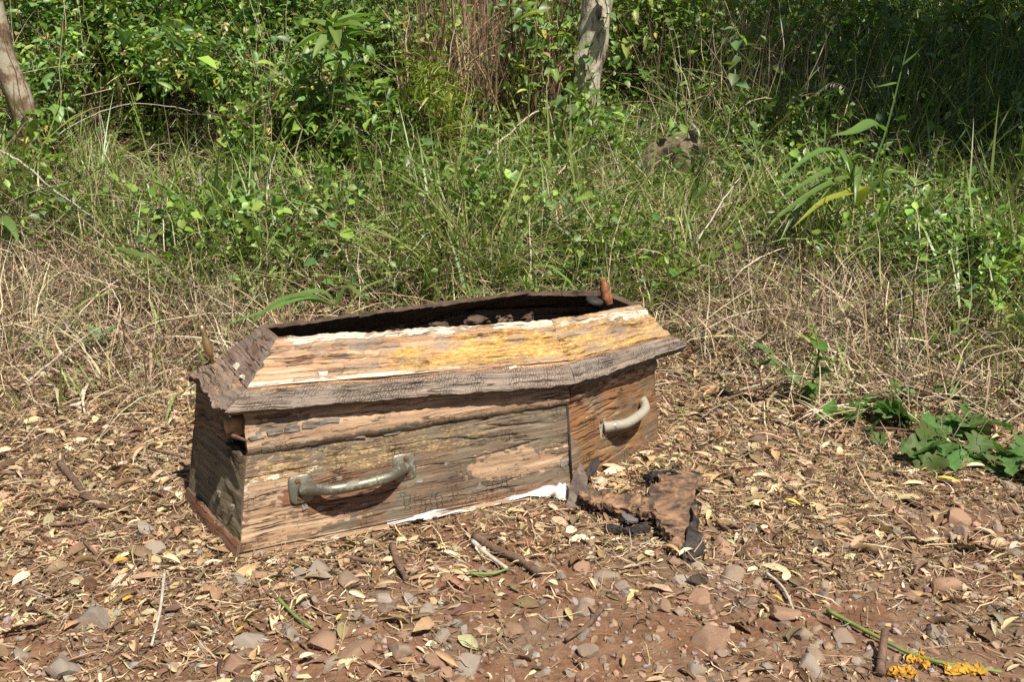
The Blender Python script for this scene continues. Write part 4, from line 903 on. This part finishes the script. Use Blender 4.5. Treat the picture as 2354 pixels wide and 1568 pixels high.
# orange lichen crusts at the lower edge
M_or = plain_mat('orange_lichen', [(.3, (.30, .15, .03)), (.6, (.55, .29, .03)), (.8, (.62, .38, .07))], 50, .9, .004)
for i, (cx_, cy_, rx_, ry_, lab) in enumerate([(2112, 1533, 26, 11, 'upper small orange crust on the dirt by the lower edge'), (2215, 1551, 52, 9, 'long orange crust lying on the dirt by the lower edge'), (2075, 1562, 34, 9, 'orange crust cut by the lower edge beside the stick stub')]):
    ol = [on_ground(cx_+rx_*math.cos(a)*U0, cy_+ry_*math.sin(a)*U0+.1*rx_*math.cos(a), .010) for a in np.linspace(0, 6.283, 15)[:-1] for U0 in (random.uniform(.55, 1.2),)]
    slab('orange_crust', ol, .006, M_or, None, 2, .002, 40+i, label=lab, cat='crust')

# ---------------------------------------------------------------- single dry leaves
dl = []
for i in range(8):
    wmax = [.17, .22, .13, .28, .10, .2, .15, .33][i]
    tv, tf = leaf_template(lambda t: wmax*math.sin(math.pi*t**.85)**.8, 6, 0, [.2, .25, .4, .15, .5, .2, .3, .1][i], 2, curl=[.9, 1.5, .6, .7, 1.2, 2.0, 1.0, .5][i], arch=.9)
    dl.append(mesh_np('dry_leaf', tv, tf, mat=M_dead))
P = sample(225, 1.35, 3.0, 0)
M_deads = [plain_mat('pale_dry_leaf', [(.3, (.42, .32, .19)), (.7, (.74, .62, .42))], 5, .65, .001), plain_mat('tan_dry_leaf', [(.3, (.28, .19, .11)), (.7, (.58, .42, .25))], 5, .65, .001), plain_mat('brown_dry_leaf', [(.3, (.10, .06, .035)), (.7, (.32, .20, .11))], 5, .65, .001)]
dlm = []
for me in dl:
    row = []
    for m in M_deads: c = me.copy(); c.materials.clear(); c.materials.append(m); row.append(c)
    dlm.append(row)
for i, p in enumerate(P):
    k = random.choice((0, 0, 1, 1, 1, 2)); px, py = project(*p)
    o = link('dry_leaf', dlm[i % 8][k], None, p+np.array([0, 0, .007]), ('curled pale dry leaf ', 'curled tan dry leaf ', 'curled dark brown dry leaf ')[k]+where(px, py), 'dry leaf', 'larger dry leaves on the litter')
    s = random.uniform(.024, .048); o.scale = (s, s, s); o.rotation_euler = (random.gauss(0, .4), random.gauss(0, .15), random.uniform(0, 6.28))
M_yel = plain_mat('yellow_leaf', [(.3, (.55, .40, .04)), (.7, (.75, .62, .12))], 6, .6, .001)
M_cream = plain_mat('cream_leaf', [(.3, (.55, .47, .25)), (.7, (.78, .70, .45))], 6, .6, .001)
M_orl = plain_mat('orange_leaf', [(.3, (.45, .20, .02)), (.7, (.68, .40, .06))], 6, .6, .001)
def copy_leaf(k, mat, px, py, s, az, lab, tilt=.0):
    me = dl[k].copy(); me.materials.clear(); me.materials.append(mat); p = on_ground(px, py, .016)
    o = link('fallen_leaf', me, None, p, lab, 'fallen leaf', 'coloured fallen leaves'); s = s/FPX*p.y; o.scale = (s, s, s); o.rotation_euler = (tilt, -.1, az)
for a in [(1, M_cream, 372, 1305, 70, -.5, 'pale cream leaf below the coffin foot, largest one there'), (2, M_cream, 470, 1318, 50, .1, 'curved cream leaf just below the coffin foot corner'), (3, M_cream, 1262, 1358, 34, -.9, 'round cream leaf beside the rounded grey stone'),
          (7, M_orl, 262, 1312, 36, .3, 'orange leaf left lying below the coffin foot'), (3, M_orl, 285, 1410, 30, .8, 'orange leaf above the large smooth stone'), (2, M_yel, 1800, 1168, 52, -.9, 'long yellow leaf on the litter beside the bare dirt'),
          (0, M_yel, 775, 1450, 28, 1.2, 'yellow leaf between the flat brown stones'), (6, M_yel, 2150, 1115, 60, -.7, 'yellow leaf curl under the cut green branch'), (3, M_cream, 690, 1545, 40, .4, 'cream yellow leaf at the lower edge'),
          (0, M_orl, 545, 1480, 30, 1.0, 'orange leaf near the broad brown stone'), (4, M_yel, 1770, 1395, 44, -1.0, 'thin yellow curled leaf in the gravel'), (3, M_cream, 1150, 1255, 26, -1.0, 'small cream leaf beside the thick brown stick'), (1, M_cream, 1560, 1300, 50, .6, 'white torn leaf at the tip of the rotten board')]: copy_leaf(*a)

# ---------------------------------------------------------------- sticks
def stick(pts, r, lab, mat=M_bark, k=7, dz=.01):
    P = [on_ground(a, c, dz+(d[0] if d else 0)) for a, c, *d in pts]; base = P[0]
    path = bez([p-base for p in P], 6); rr = r*(1+.25*(np.array([vnoise(i*.9, 0, int(pts[0][0])) for i in range(len(path))])-.5))*np.linspace(1.1, .8, len(path))
    V, F = tube(path, rr, k); link('stick', mesh_np('stick', V, F, mat=mat), None, base, lab, 'stick', 'sticks on the ground')
for s in [([(1090, 1248), (1140, 1275), (1190, 1305), (1238, 1335)], .0085, 'thick brown stick lying on the litter below the coffin'), ([(1085, 1262), (1120, 1292), (1165, 1322)], .005, 'pale split stick beside the thick brown stick', M_pale),
          ([(902, 1270), (915, 1310), (935, 1350)], .007, 'short dark stick lying below the coffin middle'), ([(770, 1292), (820, 1303), (865, 1310)], .0045, 'thin brown stick below the front coffin handle'),
          ([(140, 1080), (170, 1115), (205, 1158)], .008, 'dark stick in the litter beside the coffin foot'), ([(0, 1100), (60, 1105), (110, 1102)], .005, 'thin stick at the frame edge level with the coffin foot'),
          ([(250, 1020), (340, 1045), (430, 1068)], .004, 'thin dark twig pointing at the coffin foot'), ([(110, 1225), (180, 1215), (205, 1208)], .004, 'grey twig in the litter left below the coffin foot'),
          ([(190, 1260), (230, 1295), (255, 1320)], .003, 'fine dark twig beside the orange leaf'), ([(280, 1350), (330, 1300), (400, 1230)], .0025, 'long fine twig crossing the litter below the foot'), ([(2022, 1568), (2024, 1535), (2028, 1505, .03)], .008, 'stub of a stick standing at the lower edge near the orange crust'),
          ([(1380, 1420), (1350, 1455), (1300, 1490)], .005, 'brown stick among the stones of the dirt patch'), ([(1760, 1330), (1800, 1370), (1830, 1440)], .003, 'bent pale twig in the gravel', M_pale), ([(1900, 1420), (2000, 1470), (2120, 1530), (2300, 1560)], .0035, 'long greenish stem crossing the gravel by the lower edge', M_stem),
          ([(640, 1390), (680, 1430), (720, 1470)], .003, 'greenish thin stem crossing the square brown stone', M_stem), ([(380, 1330), (370, 1420), (350, 1500)], .003, 'straight straw stem above the broad brown stone', M_pale), ([(1080, 1330), (1130, 1335), (1170, 1320)], .003, 'short green stem below the thick stick', M_stem)]: stick(*s)
def dead_branch(pts, r, lab, mat=M_pale, name='dead_branch', cat='branch'):
    path = bez([at_d(*p) for p in pts], 6); path[1:-1] += rng.normal(0, r*.3, path[1:-1].shape); base = V3(path[0]); V, F = tube([V3(p)-base for p in path], r*.62*np.linspace(1, .5, len(path))*(.85+.3*np.array([vnoise(i*.7, 0, int(pts[0][0])) for i in range(len(path))])), 6)
    link(name, mesh_np(name, V, F, mat=mat), None, base, lab, cat, 'dead branches on the bank')
dead_branch([(1085, 400, 4.35), (1130, 345, 4.5), (1180, 300, 4.6), (1215, 265, 4.7), (1268, 242, 4.8)], .009, 'bleached dead branch sloping up beside the pale trunk')
dead_branch([(640, 545, 3.75), (760, 520, 3.8), (880, 490, 3.9), (1000, 478, 3.95)], .006, 'dry brown stalk lying across the green grass', M_bark)
dead_branch([(0, 345, 4.2), (60, 380, 4.1), (130, 440, 4.0), (215, 500, 3.9)], .007, 'bleached branch lying over the grass near the frame edge')
dead_branch([(100, 330, 4.5), (200, 270, 4.6), (300, 238, 4.7), (420, 250, 4.7), (500, 275, 4.7)], .004, 'arching dry stem over the shaded hollow')
dead_branch([(1600, 560, 3.6), (1650, 480, 3.7), (1700, 410, 3.8)], .006, 'bleached twig rising out of the straw', M_pale)
dead_branch([(240, 545, 3.5), (380, 600, 3.4), (520, 700, 3.3)], .006, 'dark thin branch sloping down towards the coffin foot', M_brownstem)
for i, (a, b_, lab) in enumerate([((300, 870), (470, 740), 'first'), ((330, 860), (500, 720), 'second')]): pass
dead_branch([(262, 785, 3.0), (270, 760, 3.02), (275, 700, 3.1), (240, 640, 3.2)], .0045, 'curved bleached stalk standing in the straw beside the sprout')
dead_branch([(60, 880, 2.75), (160, 800, 2.9), (240, 745, 3.05)], .004, 'straight bleached stalk lying beside the sprout')

# ---------------------------------------------------------------- single plants
heart = lambda t: .42*(math.sin(math.pi*t**.55)**.9)*(1-.15*t)
lance = lambda t: .15*math.sin(math.pi*t**.7)**.9
lobed = lambda t: .30*math.sin(math.pi*t**.8)**.7*(1+.38*math.sin(t*24))
bladew = lambda t: .055*min(1, t*8+.4)*(1-t**3)
def leafmesh(nm, wf, base, nt=8, **kw):
    tv, tf = leaf_template(wf, nt, **kw); return mesh_np(nm, tv, tf, mat=base)
G1 = leaf_mat('weed_leaf', .3, .45, .4, False, (.10, .185, .035), .5); G2 = leaf_mat('pale_vine_leaf', .25, .5, .4, False, (.12, .19, .075), .5)
G3 = leaf_mat('dark_cut_leaf', .3, .55, .25, False, (.085, .165, .045), .6); G4 = leaf_mat('broad_grass_leaf', .3, .4, .45, False, (.115, .205, .05), .4)
G5 = leaf_mat('tip_leaf', .4, .45, .4, False, (.24, .32, .04), .4)
G6 = leaf_mat('light_weed_leaf', .35, .45, .4, False, (.17, .28, .075), .35)
LM = dict(weedleaf=leafmesh('leaf', lance, G6, 7, fold=.3, droop=.3), heart=leafmesh('leaf', heart, G1, 6, fold=.15, droop=.15), heart2=leafmesh('leaf', heart, G2, 6, fold=.15, droop=.2), lance=leafmesh('leaf', lance, G1, 7, fold=.3, droop=.25), lobed=leafmesh('leaf', lobed, G3, 18, fold=.2, droop=.35, wav=.22), tip=leafmesh('leaf', lance, G5, 5, fold=.3, droop=.1), sprout=leafmesh('leaf', lambda t: .2*math.sin(math.pi*t**1.1)**.9, G2, 6, fold=.3, droop=.2))
def plant(name, label, cat, stempts, r, leaves, stem_mat=M_stem, group=None):
    """stempts: (px, py, distance); leaves: (t on stem, mesh key, length, azimuth, tilt, roll)"""
    P = [at_d(*p) for p in stempts]; base = P[0]; root = bpy.data.objects.new(name, None); col.objects.link(root); root.location = base
    root['label'] = label; root['category'] = cat
    if group: root['group'] = group
    path = bez([p-base for p in P], 8); V, F = tube(path, np.linspace(r, r*.45, len(path)), 6); link('stem', mesh_np('stem', V, F, mat=stem_mat), root)
    for t, key, L, az, ti, ro in leaves:
        o = link('leaf', LM[key], root, path[min(len(path)-1, int(t*(len(path)-1)))])
        R = rotmats(np.array([az]), np.array([ti]), np.array([ro]))[0]; o.rotation_euler = Matrix(R.tolist()).to_euler(); o.scale = (L, L, L)
    return root
def gd(px, py): return on_ground(px, py).y
U = random.uniform
# vine shoot over the straw
plant('vine_shoot', 'vine shoot with heart shaped green leaves rising from the straw right of the coffin', 'vine', [(1535, 645, 3.35), (1600, 612, 3.3), (1680, 580, 3.28), (1758, 545, 3.26)], .0035,
      [(i/9, 'heart' if i < 9 else 'tip', .062-.003*i+U(-.005, .005), (1.9 if i % 2 else -.9)+U(-.4, .4), U(.1, .6), U(-.4, .4)) for i in range(10)], M_brownstem)
plant('climbing_vine', 'vine with small leaves climbing the pale trunk', 'vine', [(1335, 330, 5.05), (1372, 230, 5.08), (1350, 130, 5.1), (1395, 40, 5.1), (1380, -40, 5.1)], .004,
      [(.04+.048*i, 'heart2' if i % 3 else 'heart', U(.045, .075), U(3.2, 6.2), U(-.7, .2), U(-.5, .5)) for i in range(20)], M_brownstem)
d = gd(1860, 940)
plant('weed', 'upright young weed with pairs of green leaves near the cut branch', 'weed', [(1852, 940, d), (1868, 880, d), (1882, 810, d), (1868, 745, d)], .004,
      [(.05+.06*i, 'heart' if i < 13 else 'tip', U(.045, .062), U(0, 6.28), U(-.1, .7), U(-.5, .5)) for i in range(16)])
plant('weed', 'grey green weed leaning beside the upright young weed', 'weed', [(1850, 900, d), (1810, 860, d-.02), (1770, 820, d-.03), (1750, 800, d-.03)], .003,
      [(.2+.11*i, 'heart2', U(.045, .062), U(1.5, 4.5), U(0, .7), U(-.4, .4)) for i in range(8)])
plant('tall_weed', 'tall pale stemmed weed with a whorl of narrow leaves at its top', 'weed', [(808, 350, 4.5), (800, 250, 4.5), (785, 150, 4.48), (765, 50, 4.46)], .008,
      [(.90+.008*i, 'weedleaf', U(.15, .21), i*.62, U(-.3, .6), U(-.3, .3)) for i in range(14)]+[(.1+.07*i, 'weedleaf', U(.10, .16), i*2.4, U(-.4, .4), U(-.3, .3)) for i in range(11)]+[(1, 'tip', .07, i*1.3, .9, 0) for i in range(4)])
plant('climbing_vine', 'climbing vine with pale leaves hanging at the border of the dark shade', 'vine', [(1742, 390, 4.3), (1735, 330, 4.3), (1715, 250, 4.32), (1690, 170, 4.35), (1700, 90, 4.38), (1690, 60, 4.4)], .004,
      [(.03+.052*i, 'heart2' if i % 4 else 'tip', U(.05, .08), U(2.8, 6.2), U(-.8, .3), U(-.5, .5)) for i in range(19)])
plant('climbing_vine', 'vine with large light leaves beside the foot of the pale trunk', 'vine', [(1310, 385, 4.6), (1300, 320, 4.6), (1305, 250, 4.65), (1290, 190, 4.7)], .004,
      [(.03+.07*i, 'heart2', U(.06, .085), U(2.8, 6.2), U(-.9, .2), U(-.5, .5)) for i in range(14)])
plant('climbing_vine', 'leafy vine climbing beside the brown leaning stem', 'vine', [(95, 345, 4.9), (120, 270, 4.9), (105, 210, 4.95), (130, 140, 5.0)], .004,
      [(.03+.055*i, 'heart', U(.07, .10), U(2.8, 6.4), U(-.6, .4), U(-.5, .5)) for i in range(18)])
d = 3.05
plant('sprout', 'small pale green sprout with four leaves in the straw beside the coffin', 'sprout', [(232, 800, d), (231, 792, d), (230, 785, d)], .004,
      [(1, 'sprout', .085, .5, .75, 0), (1, 'sprout', .075, 2.5, .7, 0), (1, 'sprout', .07, 4.0, .3, 0), (1, 'sprout', .06, 5.4, .4, 0), (1, 'sprout', .05, 1.5, 1.1, 0)])
# broad bladed grasses, each blade its own ribbon
def blade_obj(root, base, pts, wdt, mat):
    path = bez(pts, 6); n = len(path); t = np.linspace(0, 1, n); d = np.gradient(path, axis=0)
    side = np.cross(d, np.array([0, -.35, 1.])); side /= np.linalg.norm(side, axis=1)[:, None]+1e-9; up = np.cross(side, d); up /= np.linalg.norm(up, axis=1)[:, None]+1e-9
    wv = wdt/2*np.minimum(1, t*5+.35)*np.maximum(.02, 1-t**2.6)
    V = np.stack([path-side*wv[:, None]+up*wv[:, None]*.35, path, path+side*wv[:, None]+up*wv[:, None]*.35], 1).reshape(-1, 3)-np.array(tuple(base))
    ix = np.arange(n*3).reshape(n, 3); F = np.stack([ix[:-1, :-1], ix[:-1, 1:], ix[1:, 1:], ix[1:, :-1]], -1).reshape(-1, 4)
    link('blade', mesh_np('blade', V, [F], mat=mat), root)
def broad_grass(label, base, bls, mat=G4, name='grass_tuft'):
    b = at_d(*base); root = bpy.data.objects.new(name, None); col.objects.link(root); root.location = b; root['label'] = label; root['category'] = 'grass tuft'; root['group'] = 'broad bladed grasses'
    for pts, wd, *m in bls: blade_obj(root, b, [at_d(*p) for p in pts], wd, m[0] if m else mat)
M_yg = leaf_mat('yellowing_leaf', .3, .45, .4, False, (.30, .34, .05), .3)
broad_grass('broad bladed grass arching out of the shade with a yellowing blade', (1965, 480, 3.75),
    [([(1955, 460, 3.75), (1950, 370, 3.7), (1900, 345, 3.62), (1840, 375, 3.55), (1775, 440, 3.5)], .034), ([(1955, 460, 3.75), (1935, 390, 3.68), (1880, 405, 3.6), (1780, 465, 3.5)], .036), ([(1965, 470, 3.75), (1960, 410, 3.68), (1890, 430, 3.58), (1800, 490, 3.5), (1760, 530, 3.45)], .03),
     ([(1970, 480, 3.75), (1985, 430, 3.66), (1950, 445, 3.58), (1890, 465, 3.5), (1820, 525, 3.42)], .042, M_yg), ([(1965, 470, 3.75), (1975, 385, 3.7), (1970, 420, 3.6), (1965, 470, 3.55)], .03), ([(1960, 470, 3.75), (1930, 350, 3.7), (1940, 360, 3.6), (1955, 400, 3.55)], .024),
     ([(1950, 480, 3.75), (1900, 420, 3.7), (1840, 470, 3.6), (1790, 560, 3.5)], .026), ([(1970, 470, 3.75), (2040, 400, 3.72), (2090, 400, 3.7)], .03)])
broad_grass('tall grass stem with one large pale leaf in front of the dark shade', (1985, 470, 3.85),
    [([(1985, 470, 3.85), (2010, 380, 3.86), (2040, 290, 3.88), (2070, 170, 3.9), (2098, 60, 3.92)], .008), ([(2035, 300, 3.87), (2005, 285, 3.83), (1960, 305, 3.78), (1910, 312, 3.74)], .06), ([(2075, 150, 3.9), (2105, 125, 3.88), (2125, 100, 3.86)], .022), ([(2062, 190, 3.9), (2040, 195, 3.88), (2010, 200, 3.86)], .016)])
broad_grass('broad bladed grass bending over the coffin rim at its foot', (760, 720, 2.78),
    [([(760, 700, 2.78), (700, 680, 2.72), (630, 700, 2.65), (560, 765, 2.6)], .026), ([(760, 700, 2.78), (690, 690, 2.74), (600, 720, 2.7), (510, 750, 2.66)], .022), ([(770, 700, 2.8), (740, 672, 2.78), (690, 676, 2.75), (640, 690, 2.72)], .024), ([(770, 705, 2.8), (800, 660, 2.8), (840, 690, 2.76)], .02)])
broad_grass('pair of pointed blades catching the sun in mid bank', (1160, 450, 4.1), [([(1160, 450, 4.1), (1165, 400, 4.08), (1180, 360, 4.05)], .022), ([(1165, 450, 4.1), (1185, 395, 4.05), (1212, 362, 4.0)], .034)])
broad_grass('tuft of dark green blades growing at the frame edge right of the straw', (2270, 720, 3.5),
    [([(2270+U(-60, 60), 720+U(-20, 30), 3.5), (2270+U(-60, 60), 650, 3.5), (2270+U(-110, 110), 570+U(-40, 40), 3.45), (2270+U(-170, 120), 620+U(-40, 60), 3.4)], U(.014, .024)) for _ in range(26)], G3)
broad_grass('grass tuft with light blades in front of the pale trunk', (1480, 480, 4.2), [([(1480+U(-20, 20), 480, 4.2), (1480+U(-30, 30), 420, 4.2), (1490+U(-60, 70), 350+U(-20, 30), 4.15)], U(.012, .02)) for _ in range(9)])
broad_grass('grass tuft with light blades on the edge of the straw', (1590, 500, 4.0), [([(1590+U(-20, 20), 500, 4.0), (1600+U(-30, 30), 420, 4.0), (1620+U(-50, 60), 330+U(-20, 30), 3.95)], U(.012, .022)) for _ in range(9)])
broad_grass('grass tuft of bright blades below the hollow', (520, 480, 4.1), [([(520+U(-30, 30), 480, 4.1), (520+U(-50, 50), 410, 4.1), (520+U(-90, 90), 390+U(-20, 50), 4.05)], U(.012, .022)) for _ in range(14)])
broad_grass('single broad leaf lying over the straw beside the coffin foot', (355, 590, 3.4), [([(360, 596, 3.4), (320, 588, 3.38), (280, 574, 3.36), (245, 570, 3.34)], .035)])
broad_grass('bright broad blade at the frame edge beside the bleached branch', (-20, 520, 3.8), [([(-20, 540, 3.8), (0, 505, 3.75), (25, 520, 3.7), (45, 560, 3.65)], .05), ([(-10, 540, 3.8), (10, 520, 3.75), (30, 550, 3.7)], .03)])
# drooping seed head
P0 = [(2010, 330, 4.3), (1985, 255, 4.3), (1950, 205, 4.28), (1910, 190, 4.26), (1880, 215, 4.25)]
sh = plant('seed_grass', 'drooping dry grass seed head in front of the dark shade', 'grass stalk', P0, .0018, [], M_bark)
sv, sf = leaf_template(lambda t: .18*math.sin(math.pi*t), 4, .4, .1, 1); seedm = mesh_np('seed', sv, sf, mat=M_pale)
pth = bez([at_d(*p)-at_d(*P0[0]) for p in P0], 8)
for i in range(16):
    o = link('seed', seedm, sh, pth[-1-int(i*1.0)]); o.scale = (.022,)*3; o.rotation_euler = (0, U(.5, 1.4), U(2.6, 3.8))
# cut green branch lying on the litter
base = on_ground(2010, 1010, .03)
br = bpy.data.objects.new('cut_branch', None); col.objects.link(br); br.location = base; br['label'] = 'cut branch with large dark lobed leaves lying wilted on the litter'; br['category'] = 'branch'
pts = [on_ground(1990, 1000, .015), on_ground(2090, 1010, .02), on_ground(2200, 1045, .02), on_ground(2300, 1090, .02), on_ground(2400, 1140, .015)]
V, F = tube(bez([p-base for p in pts], 6), np.linspace(.0045, .0025, 25), 6); link('stem', mesh_np('stem', V, F, mat=M_brownstem), br)
for px, py, L, az, ti, ro in [(1985, 985, .12, 2.6, .1, .2), (1960, 975, .12, 2.9, -.1, -.3), (2000, 1020, .10, -2.2, .0, .3), (2050, 1000, .13, 2.2, .3, 0), (2110, 985, .15, 2.7, .25, .4), (2150, 990, .17, 1.4, .25, -.3), (2180, 1000, .18, .3, .15, .2), (2120, 1030, .15, -2.1, .05, .1),
                              (2165, 1040, .16, -1.6, -.05, .2), (2230, 1040, .17, -.4, .1, -.3), (2240, 1060, .15, -1.9, -.1, .2), (2290, 1070, .17, -.6, .1, .2), (2300, 1090, .15, -1.7, -.1, 0), (2340, 1090, .16, -.2, .1, .3), (2210, 1020, .15, .9, .35, .2), (2090, 1050, .12, -1.0, .0, .4), (2260, 1030, .15, .6, .25, -.2), (2350, 1120, .15, -1.4, -.1, 0), (2080, 985, .13, 1.7, .35, .2), (2145, 1060, .13, -2.6, 0, -.2)]:
    for q in range(2):
        p = on_ground(px+U(-28, 28), py+U(-20, 26), U(.01, .055)); o = link('leaf', LM['lobed'], br, p-base); R = rotmats(np.array([az+U(-.8, .8)]), np.array([ti+U(-.5, .35)]), np.array([ro+U(-.6, .6)]))[0]; o.rotation_euler = Matrix(R.tolist()).to_euler(); l = L*U(.42, .78); o.scale = (l, l*1.15, l)
plant('creeping_vine', 'creeping vine with small leaves above the cut branch', 'vine', [(1880, 965, gd(1880, 990)), (1980, 925, gd(1980, 945)), (2080, 905, gd(2080, 925)), (2190, 905, gd(2190, 925)), (2260, 950, gd(2260, 970))], .003,
      [(.03+.045*i, 'heart' if i % 3 else 'heart2', U(.035, .06), U(0, 6.28), U(.0, .8), U(-.5, .5)) for i in range(22)])
